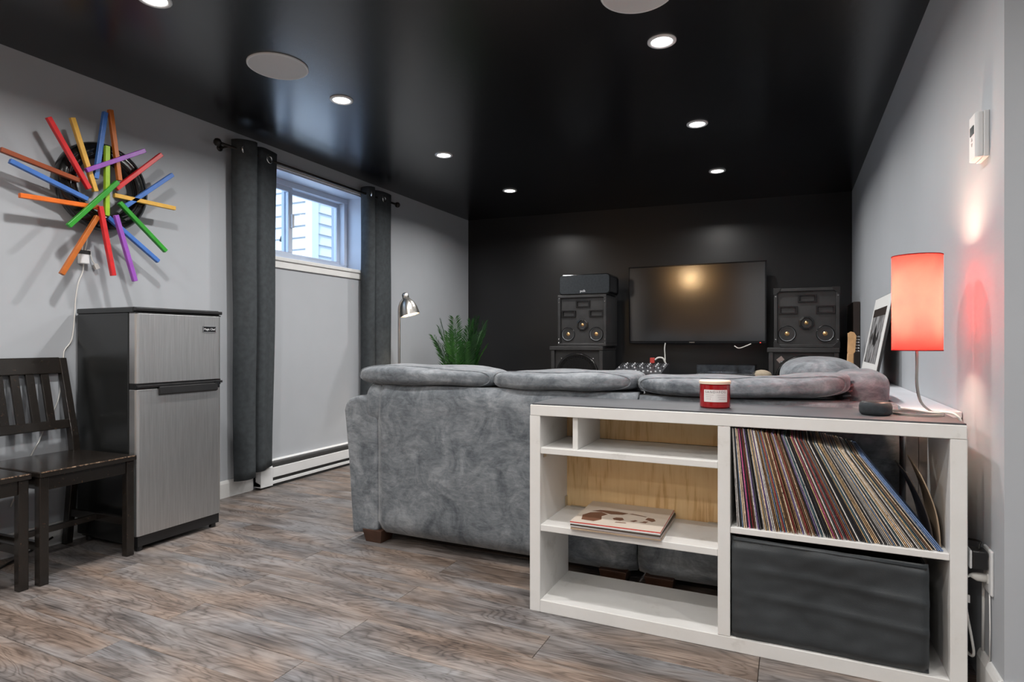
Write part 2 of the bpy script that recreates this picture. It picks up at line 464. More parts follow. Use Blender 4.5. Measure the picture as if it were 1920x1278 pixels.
def struct(name, bm, mat, label=None, parent=None, **kw):
    o = mk(name, bm, mat, parent, **kw)
    if parent is None:
        o['kind'] = 'structure'
        if label: o['label'] = label
    return o
def text_mesh(name, body, size, mat, M, parent, extrude=0.0004, align='CENTER', spacing=1.0):
    cu = bpy.data.curves.new(name, 'FONT'); cu.body = body; cu.size = size
    cu.align_x = align; cu.align_y = 'CENTER'; cu.extrude = extrude; cu.space_character = spacing
    tmp = bpy.data.objects.new(name + '_tmp', cu); COL.objects.link(tmp)
    dg = bpy.context.evaluated_depsgraph_get(); dg.update()
    me = bpy.data.meshes.new_from_object(tmp.evaluated_get(dg))
    bpy.data.objects.remove(tmp); bpy.data.curves.remove(cu)
    me.name = name; me.transform(M); me.materials.clear(); me.materials.append(MATS[mat])
    o = bpy.data.objects.new(name, me); COL.objects.link(o)
    if parent is not None: attach(o, parent)
    return o

# ------------------------------------------------------------------ room shell
XL, XR, H = -3.172, 0.488, 2.28
YC = 1.888            # outer corner of the right wall
YB0, YB1 = 5.68, 6.00 # rear wall, at its left and right end
YR, XE = -2.6, 2.6    # wall behind the camera, far side wall
WY0, WY1, WZ0, WZ1 = 2.72, 3.925, 1.545, 2.150   # window opening
TW = 0.34

bm = B(); box(bm, XL - 0.4, YR - 0.2, -0.12, XE + 0.2, 6.4, -0.012)
floor = struct('floor', bm, 'floor_base', 'grey brown laminate plank floor')
# planks, rows run along X; joints alternate
PW, PL = 0.1516, 1.243
proto = {}
def plank(x0, x1, y0, y1):
    w = round(x1 - x0, 4); d = round(y1 - y0, 4)
    if (w, d) not in proto:
        b_ = B(); g = 0.0007
        vs0 = [(-w/2, -d/2), (w/2, -d/2), (w/2, d/2), (-w/2, d/2)]
        lo = [b_.verts.new((x, y, -0.011)) for x, y in vs0]
        md = [b_.verts.new((x - math.copysign(g, x), y - math.copysign(g, y), -0.0012)) for x, y in vs0]
        tp = [b_.verts.new((x - math.copysign(g*2.2, x), y - math.copysign(g*2.2, y), 0.0)) for x, y in vs0]
        for A, C in ((lo, md), (md, tp)):
            for k in range(4): b_.faces.new((A[k], A[(k+1) % 4], C[(k+1) % 4], C[k]))
        b_.faces.new(tp)
        bmesh.ops.recalc_face_normals(b_, faces=b_.faces[:])
        me = bpy.data.meshes.new('plank'); b_.to_mesh(me); b_.free(); me.materials.append(MATS['laminate'])
        proto[(w, d)] = me
    o = bpy.data.objects.new('plank', proto[(w, d)]); COL.objects.link(o)
    o.location = ((x0+x1)/2, (y0+y1)/2, 0); o.parent = floor
row = 0
yy = 1.368 - PW * 26
nrow = 0
while yy < 6.0:
    y0, y1 = max(yy, YR), min(yy + PW, 6.05)
    k = round((yy - 1.368) / PW)
    off = -1.328 if k % 2 != 0 else -0.712
    xend = XE if y0 < YC else XR + 0.01
    x = off - PL * 3
    while x < xend:
        a, c = max(x, XL), min(x + PL, xend)
        if c - a > 0.02 and y1 - y0 > 0.02:
            plank(a, c, y0, y1)
        x += PL
    yy += PW

bm = B(); box(bm, XL - 0.4, YR - 0.2, H, XE + 0.2, 6.4, H + 0.12)
struct('ceiling', bm, 'ceiling_black', 'glossy black painted ceiling')

bm = B()
box(bm, XL - TW, YR - 0.2, 0, XL, WY0, H); box(bm, XL - TW, WY1, 0, XL, 6.3, H)
box(bm, XL - TW, WY0, 0, XL, WY1, WZ0 - 0.03); box(bm, XL - TW, WY0, WZ1, XL, WY1, H)
struct('wall_left', bm, 'wall_paint', 'light grey painted wall with window')
bm = B(); prism(bm, [(XL, YB0), (XR, YB1), (XR, 6.35), (XL, 6.35)], 0, H, lambda u, v, a: Vector((u, v, a)))
struct('wall_back', bm, 'wall_black', 'matte black wall behind the television')
bm = B(); box(bm, XR, YC, 0, XE + 0.2, 6.4, H)
struct('wall_right', bm, 'wall_paint', 'light grey painted wall with outer corner')
bm = B(); box(bm, XL - TW, YR - 0.2, 0, XE + 0.2, YR, H)
struct('wall_rear', bm, 'wall_paint', 'light grey wall behind the camera')
bm = B(); box(bm, XE, YR, 0, XE + 0.2, YC, H)
struct('wall_side', bm, 'wall_paint', 'light grey side wall outside the view')

# baseboards
def bboard(name, p0, p1, nrm, label):
    p0 = Vector((*p0, 0)); p1 = Vector((*p1, 0)); n = Vector((*nrm, 0))
    prof = [(0, 0), (0.014, 0), (0.014, 0.085), (0.010, 0.096), (0.006, 0.104), (0.0, 0.104)]
    b_ = B(); r0 = [b_.verts.new(p0 + n*u + Vector((0, 0, v))) for u, v in prof]; r1 = [b_.verts.new(p1 + n*u + Vector((0, 0, v))) for u, v in prof]
    for k in range(len(prof)):
        j = (k+1) % len(prof); b_.faces.new((r0[k], r0[j], r1[j], r1[k]))
    b_.faces.new(r0[::-1]); b_.faces.new(r1)
    return struct(name, b_, 'trim_white', label)
bboard('baseboard_left', (XL, YR), (XL, 2.80), (1, 0), 'white baseboard along the left wall')
bboard('baseboard_left_far', (XL, 4.30), (XL, YB0), (1, 0), 'white baseboard beyond the heater')
bboard('baseboard_right', (XR, 2.075), (XR, YC - 0.014), (-1, 0), 'short white baseboard by the outlet')
bboard('baseboard_corner', (XR - 0.014, YC), (XE, YC), (0, -1), 'white baseboard around the corner')
bboard('baseboard_right_far', (XR, 6.0), (XR, 4.6), (-1, 0), 'white baseboard near the guitar')

# window: lining, frame, sashes, panes, sill, casing
win = B(); XF = XL - 0.155
t = 0.012
box(win, XF - 0.03, WY0, WZ1 - t, XL + 0.002, WY1, WZ1); box(win, XF - 0.03, WY0, WZ0, XL + 0.002, WY0 + t, WZ1 - t)
box(win, XF - 0.03, WY1 - t, WZ0, XL + 0.002, WY1, WZ1 - t); box(win, XF - 0.03, WY0, WZ0 - 0.012, XL, WY1, WZ0)
window = struct('window_1', win, 'pvc_white', 'white sliding basement window with deep reveal')
def frame_rect(bm, x0, x1, y0, y1, z0, z1, w):
    box(bm, x0, y0, z0, x1, y1, z0 + w); box(bm, x0, y0, z1 - w, x1, y1, z1)
    box(bm, x0, y0, z0 + w, x1, y0 + w, z1 - w); box(bm, x0, y1 - w, z0 + w, x1, y1, z1 - w)
fy0, fy1, fz0, fz1 = WY0 + t, WY1 - t, WZ0, WZ1 - t
bm = B(); frame_rect(bm, XF - 0.10, XF, fy0, fy1, fz0, fz1, 0.042); mk('window_frame', bm, 'pvc_white', window, bevel=0.004)
ymid = 3.30
bm = B(); frame_rect(bm, XF - 0.040, XF - 0.012, fy0 + 0.03, ymid + 0.02, fz0 + 0.035, fz1 - 0.035, 0.040); s1 = mk('sash', bm, 'pvc_white', window, bevel=0.004)
bm = B(); frame_rect(bm, XF - 0.085, XF - 0.055, ymid - 0.02, fy1 - 0.03, fz0 + 0.035, fz1 - 0.035, 0.040); s2 = mk('sash', bm, 'pvc_white', window, bevel=0.004)
bm = B(); box(bm, XF - 0.028, fy0 + 0.06, fz0 + 0.07, XF - 0.024, ymid - 0.015, fz1 - 0.07); mk('pane', bm, 'window_glass', window)
bm = B(); box(bm, XF - 0.072, ymid + 0.015, fz0 + 0.07, XF - 0.068, fy1 - 0.065, fz1 - 0.07); mk('pane', bm, 'window_glass', window)
bm = B(); box(bm, XF - 0.014, ymid - 0.004, 1.80, XF + 0.012, ymid + 0.014, 1.90); mk('latch', bm, 'white_plastic', window, bevel=0.004)
bm = B(); box(bm, XL - 0.16, WY0 - 0.03, WZ0 - 0.030, XL + 0.022, WY1 + 0.03, WZ0 - 0.004); mk('window_sill', bm, 'trim_white', window, bevel=0.005)
bm = B(); box(bm, XL, WY0 - 0.02, WZ0 - 0.078, XL + 0.012, WY1 + 0.02, WZ0 - 0.030); mk('sill_apron', bm, 'trim_white', window, bevel=0.003)
bm = B(); box(bm, XL, WY0 - 0.03, WZ1, XL + 0.012, WY1 + 0.03, WZ1 + 0.040); mk('head_casing', bm, 'trim_white', window, bevel=0.003)

# ------------------------------------------------------------------ outside the window
hx, hy = -5.10, 5.37
house = thing('neighbouring_house', 'white clapboard corner of a house seen through the window', 'house', (hx, hy, 1.2))
bm = B(); box(bm, hx - 4.0, hy + 0.03, 1.2, hx - 0.03, hy + 4.0, 4.8); mk('wall_core', bm, 'siding_white', house)
bm = B(); box(bm, hx - 0.09, hy - 0.012, 1.2, hx + 0.012, hy + 0.10, 4.8); mk('corner_post', bm, 'siding_white', house, bevel=0.004)
pz = 0.128
bmf = B(); bms = B()
def lap(L):      # one clapboard, length along +x, bottom proud
    b_ = B()
    prism(b_, [(0.0, 0.0), (-0.030, 0.0), (-0.028, 0.012), (-0.004, pz), (0.0, pz)], 0, L, lambda u, v, a: Vector((a, u, v)))
    bmesh.ops.recalc_face_normals(b_, faces=b_.faces[:])
    me = bpy.data.meshes.new('siding_board'); b_.to_mesh(me); b_.free(); me.materials.append(MATS['siding_white']); return me
lapm = lap(3.6)
for k in range(26):
    o = bpy.data.objects.new('siding_board', lapm); COL.objects.link(o); o.parent = house
    o.location = (-3.70, 0.03, 0.03 + k * (pz + 0.012)) ; o.matrix_parent_inverse = Matrix()
    o2 = bpy.data.objects.new('siding_board', lapm); COL.objects.link(o2); o2.parent = house
    o2.location = (-0.03, 0.10, 0.03 + k * pz); o2.rotation_euler = (0, 0, math.radians(90))
bm = B(); box(bm, -14, -6, 1.05, XL - TW, 16, 1.2)
tag(mk('ground_outside', bm, 'ground_gravel'), None, None, None, 'structure')['label'] = 'white snowy ground outside the window'
bm = B(); q = at_y(538, 420, hy - 0.06)
tube(bm, smooth_path([q + Vector((0.02, 0.06, 0.1)), q + Vector((0.02, 0, 0.08)), q, q + Vector((0, 0, -0.12)), q + Vector((-0.07, 0, -0.14)), q + Vector((-0.10, 0, -0.2))], 4), 0.018, 8)
tag(mk('bent_pipe', bm, 'cable_black', smooth=True), 'dark bent pipe fixed to the siding outside the window', 'pipe')

# ------------------------------------------------------------------ downlights
def downlight(x, y, label, group, on=True):
    t_ = thing('downlight', label, 'ceiling light', (x, y, H), group)
    M = Matrix.Translation((x, y, H))
    bm = B(); lathe(bm, [(0.062, 0.0), (0.062, -0.004), (0.058, -0.007), (0.047, -0.006), (0.045, -0.001)], M, 36)
    mk('trim_ring', bm, 'white_plastic', t_, smooth=True)
    bm = B(); lathe(bm, [(0.0455, -0.0025), (0.03, -0.003), (0.001, -0.003)], M, 36)
    mk('lens', bm, 'downlight_lens', t_, smooth=True)
    ld = bpy.data.lights.new('downlight_lamp', 'AREA'); ld.shape = 'DISK'; ld.size = 0.085
    ld.energy = DOWNLIGHT_W; ld.color = (1.0, 0.975, 0.945); ld.spread = math.radians(158)
    lo = bpy.data.objects.new('downlight_lamp', ld); COL.objects.link(lo)
    lo.location = (x, y, H - 0.009); attach(lo, t_)
    return t_
lx, rx = -2.218, -0.512
lab = ['recessed downlight nearest the left edge at the top of the photo', 'recessed downlight between round ceiling speaker and window',
       'recessed downlight third along the row near the window', 'recessed downlight at far end of the window row']
for y, l in zip((1.50, 2.558, 3.617, 4.71), lab): downlight(lx, y, l, 'recessed downlights')
lab = ['large bright downlight nearest in the right row', 'middle downlight of the right row above the television', 'farthest downlight of the right row']
for y, l in zip((2.653, 3.749, 4.843), lab): downlight(rx, y, l, 'recessed downlights')
for (x, y) in ((lx, 0.44), (lx, -0.62), (lx, -1.7), (rx, 1.55), (rx, 0.45), (rx, -0.65), (rx, -1.75), (1.2, 0.9), (1.2, -0.4), (1.2, -1.7)):
    downlight(x, y, 'recessed downlight in the ceiling behind the camera', 'recessed downlights behind the camera')
def ceiling_speaker(x, y, label):
    t_ = thing('ceiling_speaker', label, 'speaker', (x, y, H), 'round ceiling speakers')
    M = Matrix.Translation((x, y, H))
    bm = B(); lathe(bm, [(0.139, 0), (0.139, -0.005), (0.134, -0.008), (0.131, -0.006)], M, 56); mk('rim', bm, 'white_plastic', t_, smooth=True)
    bm = B(); lathe(bm, [(0.131, -0.006), (0.08, -0.0075), (0.001, -0.008)], M, 56); mk('grille', bm, 'grille_white', t_, smooth=True)
ceiling_speaker(-2.224, 2.118, 'white round speaker grille set in the black ceiling near the window')
ceiling_speaker(-0.525, 2.244, 'white round speaker grille cut off by the top of the photo')

# ------------------------------------------------------------------ wall behind the camera, seen only as the television's reflection; cabinet and pendant are added
bm = B(); box(bm, -2.50, YR, 1.55, -1.50, YR + 0.32, H - 0.02)
tag(mk('added_cabinet', bm, 'wall_warm', bevel=0.004), 'cabinet added behind the camera for the orange reflection in the television', 'cabinet')  # invented cabinet, its orange stands in for warm light on the rear wall
simple('wall_brown', (0.22, 0.15, 0.10), 0.6, var=0.1)
bm = B(); box(bm, -2.77, YR, 0.0, -1.0, YR + 0.012, H - 0.001); struct('trim_1', bm, 'wall_brown', 'brown wall panel behind the camera')
bm = B(); box(bm, XL + 0.01, YR, 0.0, -2.78, YR + 0.02, 2.1); struct('doorway_1', bm, 'wall_black', 'black panel in place of a dark doorway behind the camera')  # flat black slab, its colour gives the darkness of an open doorway
pd = thing('added_pendant', 'warm pendant lamp added behind the camera for the glow in the television', 'lamp', (-1.9, -1.55, H))  # invented lamp, added to warm the cabinet mirrored in the screen
bm = B(); tube(bm, [(-1.9, -1.55, H), (-1.9, -1.55, 1.98)], 0.004, 6); mk('cord', bm, 'cable_black', pd)
bm = B(); lathe(bm, [(0.02, 1.99), (0.06, 1.96), (0.14, 1.84), (0.137, 1.838), (0.058, 1.955), (0.018, 1.985)], Matrix.Translation((-1.9, -1.55, 0)), 32); mk('shade', bm, 'lamp_white_inside', pd, smooth=True)
bm = B(); superbox(bm, (-1.9, -1.55, 1.88), (0.035, 0.035, 0.045), 2.2, 6); mk('bulb', bm, 'bulb_warm', pd, smooth=True)
ld = bpy.data.lights.new('added_pendant_light', 'POINT'); ld.energy = 18.0; ld.color = (1.0, 0.68, 0.36); ld.shadow_soft_size = 0.04
lo = bpy.data.objects.new('added_pendant_light', ld); COL.objects.link(lo); lo.location = (-1.9, -1.55, 1.80); attach(lo, pd)

# ------------------------------------------------------------------ left wall: heater, curtains, sculpture
hh = thing('baseboard_heater', 'white electric baseboard heater under the window', 'heater', (XL, 3.4, 0))
hy0, hy1 = 2.815, 4.28
bm = B(); prism(bm, [(0.0, 0.02), (0.062, 0.02), (0.062, 0.036), (0.02, 0.05), (0.02, 0.15), (0.03, 0.165), (0.012, 0.172), (0.0, 0.172)], hy0, hy1, lambda u, v, a: Vector((XL + u, a, v))); mk('body', bm, 'white_plastic', hh)
bm = B(); box(bm, XL + 0.055, hy0 + 0.10, 0.062, XL + 0.066, hy1 - 0.02, 0.128); mk('front_panel', bm, 'white_plastic', hh, bevel=0.003)
bm = B(); box(bm, XL + 0.02, hy0 + 0.10, 0.128, XL + 0.052, hy1 - 0.02, 0.150); mk('upper_slot', bm, 'dark_slot', hh)
bm = B(); box(bm, XL + 0.02, hy0 + 0.10, 0.040, XL + 0.052, hy1 - 0.02, 0.062); mk('lower_slot', bm, 'dark_slot', hh)
bm = B(); prism(bm, [(0, 0.012), (0.067, 0.012), (0.067, 0.13), (0.05, 0.165), (0.015, 0.174), (0, 0.174)], hy0, hy0 + 0.10, lambda u, v, a: Vector((XL + u, a, v))); mk('end_cap', bm, 'white_plastic', hh, bevel=0.002)
bm = B(); prism(bm, [(0, 0.012), (0.067, 0.012), (0.067, 0.13), (0.05, 0.165), (0.015, 0.174), (0, 0.174)], hy1 - 0.02, hy1, lambda u, v, a: Vector((XL + u, a, v))); mk('end_cap', bm, 'white_plastic', hh, bevel=0.002)
bm = B(); box(bm, XL, hy0 + 0.02, 0.0, XL + 0.055, hy1 - 0.02, 0.014); mk('foot', bm, 'dark_slot', hh)

RX, RZ = XL + 0.085, 2.148
rod = thing('curtain_rod', 'thin dark curtain rod with ball ends above the window', 'curtain rod', (RX, 3.4, RZ))
bm = B(); tube(bm, [(RX, 2.505, RZ), (RX, 4.25, RZ)], 0.009, 12); mk('pole', bm, 'dark_bronze', rod, smooth=True)
for y in (2.478, 4.272):
    bm = B(); lathe(bm, [(0.001, -0.024), (0.014, -0.020), (0.023, -0.006), (0.023, 0.006), (0.015, 0.019), (0.001, 0.024)], Matrix.Translation((RX, y, RZ)), 16); mk('finial', bm, 'dark_bronze', rod, smooth=True)
for y in (2.56, 4.19):
    bm = B(); tube(bm, [(XL, y, RZ), (RX, y, RZ)], 0.007, 8); lathe(bm, [(0.02, 0), (0.02, 0.006), (0.001, 0.007)], Matrix.Translation((XL, y, RZ)) @ Matrix.Rotation(math.radians(90), 4, 'Y'), 16); mk('bracket', bm, 'dark_bronze', rod, smooth=True)

def curtain(name, label, top, bot, folds, ztop, zbots, gpos):
    """top/bot: lists of (y, x-offset) control points of the fold line at top and bottom."""
    t_ = thing(name, label, 'curtain', (RX, (top[0][0] + top[-1][0]) / 2, zbots[0]), 'grey curtains at the window')
    def prof(ctrl):
        return smooth_path([Vector((x, y, 0)) for y, x in ctrl], 7)
    P, Q = prof(top), prof(bot)
    bm = B(); nz = 40; grid = []
    for k in range(nz + 1):
        s = k / nz; rowv = []
        for i in range(len(P)):
            p = P[i].lerp(Q[i], s ** 0.8)
            zb = zbots[0] + (zbots[1] - zbots[0]) * i / (len(P) - 1)
            z = ztop + (zb - ztop) * s
            wob = noise.noise(Vector((p.y * 7, z * 1.3, 2.0))) * 0.007 * min(1, s * 3)
            rowv.append(bm.verts.new((RX + p.x + wob, p.y + wob * 0.6, z)))
        grid.append(rowv)
    for k in range(nz):
        for i in range(len(P) - 1):
            bm.faces.new((grid[k][i], grid[k][i+1], grid[k+1][i+1], grid[k+1][i]))
    o = mk('drape', bm, 'curtain', t_, smooth=True)
    md = o.modifiers.new('thickness', 'SOLIDIFY'); md.thickness = 0.003; md.offset = 0
    for (gy, gx, ang) in gpos:
        bm = B(); M = Matrix.Translation((RX + gx, gy, RZ)) @ Matrix.Rotation(ang, 4, 'Z') @ Matrix.Rotation(math.radians(90), 4, 'Y')
        lathe(bm, [(0.017, -0.004), (0.027, -0.005), (0.029, 0.0), (0.027, 0.005), (0.017, 0.004), (0.017, -0.004)], M, 24)
        mk('grommet', bm, 'chrome', t_, smooth=True)
    return t_
curtain('curtain', 'dark grey grommet curtain on the near side of the window',
        [(2.60, -0.03), (2.615, 0.018), (2.66, 0.052), (2.715, 0.060), (2.735, 0.01), (2.745, -0.045), (2.77, 0.0), (2.80, 0.022), (2.87, 0.012), (2.94, -0.01), (2.955, -0.05)],
        [(2.62, -0.03), (2.628, 0.018), (2.665, 0.055), (2.71, 0.050), (2.735, 0.01), (2.75, -0.02), (2.77, 0.02), (2.80, 0.035), (2.84, 0.015), (2.885, 0.005), (2.90, -0.03)],
        3, 2.208, (0.098, 0.155), [(2.640, 0.030, 0.55), (2.852, 0.017, 0.1)])
curtain('curtain', 'dark grey grommet curtain on the far side of the window, beside the floor lamp',
        [(3.86, -0.06), (3.845, -0.02), (3.85, 0.03), (3.90, 0.048), (3.925, 0.0), (3.95, -0.03), (3.98, 0.0), (4.04, 0.022), (4.12, 0.020), (4.18, 0.0), (4.20, -0.05)],
        [(3.86, -0.06), (3.845, -0.02), (3.85, 0.03), (3.90, 0.048), (3.925, 0.0), (3.95, -0.03), (3.98, 0.01), (4.04, 0.03), (4.12, 0.022), (4.17, 0.0), (4.19, -0.05)],
        3, 2.208, (0.11, 0.13), [(4.05, 0.026, 0.1), (3.868, 0.04, 0.7)])

# colourful stick sculpture round a black ring
SX = -3.060
sc = thing('wall_sculpture', 'black ring with radiating painted wooden sticks on the left wall', 'wall art', (XL, 1.862, 1.735))
Mring = Matrix.Translation((XL + 0.050, 1.846, 1.734)) @ Matrix.Rotation(math.radians(90), 4, 'Y') @ Matrix.Scale(0.925, 4)
bm = B(); lathe(bm, [(0.158, -0.045), (0.163, -0.05), (0.200, -0.048), (0.226, -0.032), (0.236, -0.012), (0.236, 0.012), (0.226, 0.032), (0.200, 0.046), (0.185, 0.047), (0.181, 0.043), (0.176, 0.047), (0.163, 0.046), (0.156, 0.036), (0.154, 0.0), (0.158, -0.045)], Mring, 72)
mk('ring', bm, 'rubber_black', sc, smooth=True)
bm = B(); lathe(bm, [(0.157, 0.030), (0.157, 0.036), (0.152, 0.036), (0.150, 0.028)], Mring, 72); lathe(bm, [(0.206, 0.0465), (0.206, 0.049), (0.203, 0.049), (0.203, 0.0465)], Mring, 72); mk('ring_trim', bm, 'black_gloss', sc, smooth=True)
ST = [('brown', (0, 290), (430, 460)), ('blue', (52, 352), (475, 562)), ('orange', (105, 540), (537, 607)), ('red', (262, 115), (485, 505)),
      ('yellow', (392, 118), (520, 520)), ('blue', (572, 88), (520, 450)), ('burnt', (600, 75), (650, 460)), ('lime', (582, 272), (580, 652)),
      ('purple', (787, 297), (468, 405)), ('red', (878, 318), (632, 505)), ('blue', (938, 428), (682, 600)), ('yellow', (620, 540), (952, 612)),
      ('green', (640, 468), (372, 708)), ('green', (650, 580), (902, 845)), ('burnt', (530, 655), (335, 970)), ('red', (545, 600), (617, 978)),
      ('purple', (630, 648), (735, 1008)), ('blue', (588, 660), (862, 900))]
FRONT = {'green': 0.02, 'purple': 0.02, 'lime': 0.012, 'red': 0.010}
for i, (c, a, e) in enumerate(ST):
    off = FRONT.get(c, 0.0) + (0.006 if i % 3 == 0 else 0)
    k = 2.9045
    p = at_x(a[0]/k, 180 + a[1]/k, SX + off); q = at_x(e[0]/k, 180 + e[1]/k, SX + off)
    bm = B(); bar(bm, p, q, 0.021, 0.021, Vector((1, 0, 0)))
    o = mk('stick', bm, 'stick_' + c, sc, bevel=0.002)
    o['label'] = c.replace('burnt', 'burnt orange') + ' painted stick'
# power adapter and cords of the sculpture
ad = thing('power_adapter', 'white power adapter and plug hanging under the stick sculpture', 'adapter', (XL, 1.83, 1.42))
c0 = at_x(157, 481, XL + 0.02)
bm = B(); box(bm, XL + 0.004, c0.y - 0.021, c0.z - 0.036, XL + 0.034, c0.y + 0.021, c0.z + 0.030); mk('brick', bm, 'white_plastic', ad, bevel=0.005)
bm = B(); box(bm, XL + 0.003, c0.y - 0.023, c0.z + 0.012, XL + 0.036, c0.y + 0.023, c0.z + 0.030); mk('strap', bm, 'cable_black', ad)
bm = B(); p1 = at_x(178, 495, XL + 0.02); tube(bm, smooth_path([c0 + Vector((0, 0.012, 0.03)), at_x(168, 470, XL + 0.015), at_x(172, 486, XL + 0.02), p1], 5), 0.0032, 8); bar(bm, p1, p1 + Vector((0.0, 0.012, -0.022)), 0.016, 0.02); mk('plug_lead', bm, 'cable_white', ad)
bm = B(); tube(bm, smooth_path([c0 + Vector((0, -0.006, 0.03)), at_x(156, 455, XL + 0.012), at_x(160, 440, XL + 0.012)], 4), 0.0028, 6); tube(bm, smooth_path([c0 + Vector((0, 0.006, 0.03)), at_x(163, 455, XL + 0.012), at_x(164, 440, XL + 0.012)], 4), 0.0028, 6); mk('lead', bm, 'cable_white', ad)
bm = B(); tube(bm, smooth_path([c0 + Vector((0, 0, -0.034)), at_x(155, 510, XL + 0.006), at_x(147, 530, XL + 0.006), at_x(142, 560, XL + 0.006), at_x(140, 590, XL + 0.006), at_x(135, 635, XL + 0.006), at_x(122, 655, XL + 0.006), at_x(119, 668, XL + 0.006), at_x(113, 730, XL + 0.006), at_x(104, 762, XL + 0.006), at_x(86, 795, XL + 0.006), at_x(74, 825, XL + 0.006), at_x(60, 850, XL + 0.006), at_x(40, 900, XL + 0.006), at_x(20, 950, XL + 0.008)], 5), 0.0028, 6)
mk('cord', bm, 'cable_white', ad, smooth=True)
bm = B(); tube(bm, smooth_path([Vector((-3.12, 1.62, 0.05)), Vector((-3.10, 1.52, 0.02)), Vector((-3.06, 1.42, 0.006)), Vector((-3.0, 1.33, 0.006)), Vector((-2.95, 1.20, 0.006)), Vector((-3.0, 1.0, 0.006)), Vector((-3.1, 0.8, 0.006))], 6), 0.005, 8)
tag(mk('floor_cable', bm, 'cable_black', smooth=True), 'black power cord lying on the floor behind the chairs', 'cord')

# ------------------------------------------------------------------ fridge
fx0, fx1, fy0_, fy1_, fz = -3.150, -2.700, 1.742, 2.190, 1.122
fr = thing('refrigerator', 'black and stainless two-door compact refrigerator beside the curtain', 'refrigerator', (fx0, fy0_, 0))
dth = 0.052
bm = B(); box(bm, fx0, fy0_, 0.03, fx1 - dth - 0.006, fy1_, fz - 0.026); mk('body', bm, 'fridge_black', fr, bevel=0.004)
bm = B(); box(bm, fx0, fy0_ - 0.004, fz - 0.026, fx1 - 0.016, fy1_ + 0.004, fz); mk('top_panel', bm, 'fridge_black', fr, bevel=0.006)
bm = B(); box(bm, fx1 - 0.02, fy0_ - 0.002, fz - 0.020, fx1 + 0.004, fy1_ + 0.004, fz - 0.004); mk('top_trim', bm, 'black_plastic', fr, bevel=0.003)
zs = 0.755
def door(z0, z1, nm):
    b_ = B(); w = fy1_ - fy0_
    pr = [(-dth, 0), (-0.012, 0), (-0.004, 0.004), (0, 0.014), (0, w - 0.014), (-0.004, w - 0.004), (-0.012, w), (-dth, w)]
    prism(b_, pr, z0, z1, lambda u, v, a: Vector((fx1 + u, fy0_ + v, a)))
    return mk(nm, b_, 'brushed_steel', fr, bevel=0.002)
door(zs + 0.014, fz - 0.030, 'freezer_door'); ld_ = door(0.070, zs - 0.014, 'fridge_door')
for z0 in (zs - 0.014, fz - 0.031):
    bm = B(); box(bm, fx1 - dth, fy0_ + 0.001, z0, fx1 - 0.004, fy1_ - 0.001, z0 + (0.028 if z0 < 1 else 0.007)); mk('gasket', bm, 'black_plastic', fr)
bm = B(); prism(bm, [(0.0, -0.004), (0.010, -0.006), (0.014, -0.040), (0.004, -0.046), (0.0, -0.046)], fy0_ + 0.105, fy1_ - 0.03, lambda u, v, a: Vector((fx1 + u, a, zs + v))); mk('handle', bm, 'black_plastic', fr, bevel=0.002)
bm = B(); box(bm, fx1 - 0.05, fy0_ + 0.002, zs - 0.006, fx1 + 0.006, fy1_ + 0.004, zs + 0.006); mk('hinge_strip', bm, 'black_plastic', fr, bevel=0.002)
bm = B(); box(bm, fx1 - 0.03, fy1_ - 0.045, zs - 0.030, fx1 + 0.010, fy1_ - 0.016, zs + 0.004); mk('hinge', bm, 'black_gloss', fr, bevel=0.003)
bm = B(); box(bm, fx0 + 0.02, fy0_ + 0.01, 0.022, fx1 - 0.006, fy1_ - 0.01, 0.070); mk('kick_plate', bm, 'black_plastic', fr)
for y in (fy0_ + 0.03, fy1_ - 0.03):
    for x in (fx0 + 0.05, fx1 - 0.03):
        bm = B(); lathe(bm, [(0.016, 0.0), (0.016, 0.026)], Matrix.Translation((x, y, 0)), 14, True, True); mk('foot', bm, 'black_plastic', fr)
bm = B(); box(bm, fx1, fy1_ - 0.108, 1.010, fx1 + 0.002, fy1_ - 0.034, 1.040); bdg = mk('badge', bm, 'black_gloss', fr)
bm = B(); yb0, yb1, zb0, zb1 = fy1_ - 0.108, fy1_ - 0.034, 1.010, 1.040
for a in ((yb0, zb0, yb1, zb0 + 0.0022), (yb0, zb1 - 0.0022, yb1, zb1), (yb0, zb0, yb0 + 0.0022, zb1), (yb1 - 0.0022, zb0, yb1, zb1)):
    box(bm, fx1 + 0.0015, a[0], a[1], fx1 + 0.003, a[2], a[3])
mk('badge_border', bm, 'chrome', bdg)
MT = Matrix.Translation((fx1 + 0.0022, (yb0 + yb1) / 2, 1.025)) @ Matrix(((0, 0, 1, 0), (1, 0, 0, 0), (0, 1, 0, 0), (0, 0, 0, 1)))
text_mesh('badge_text', 'Magic Chef', 0.0145, 'knob_white', MT, bdg)

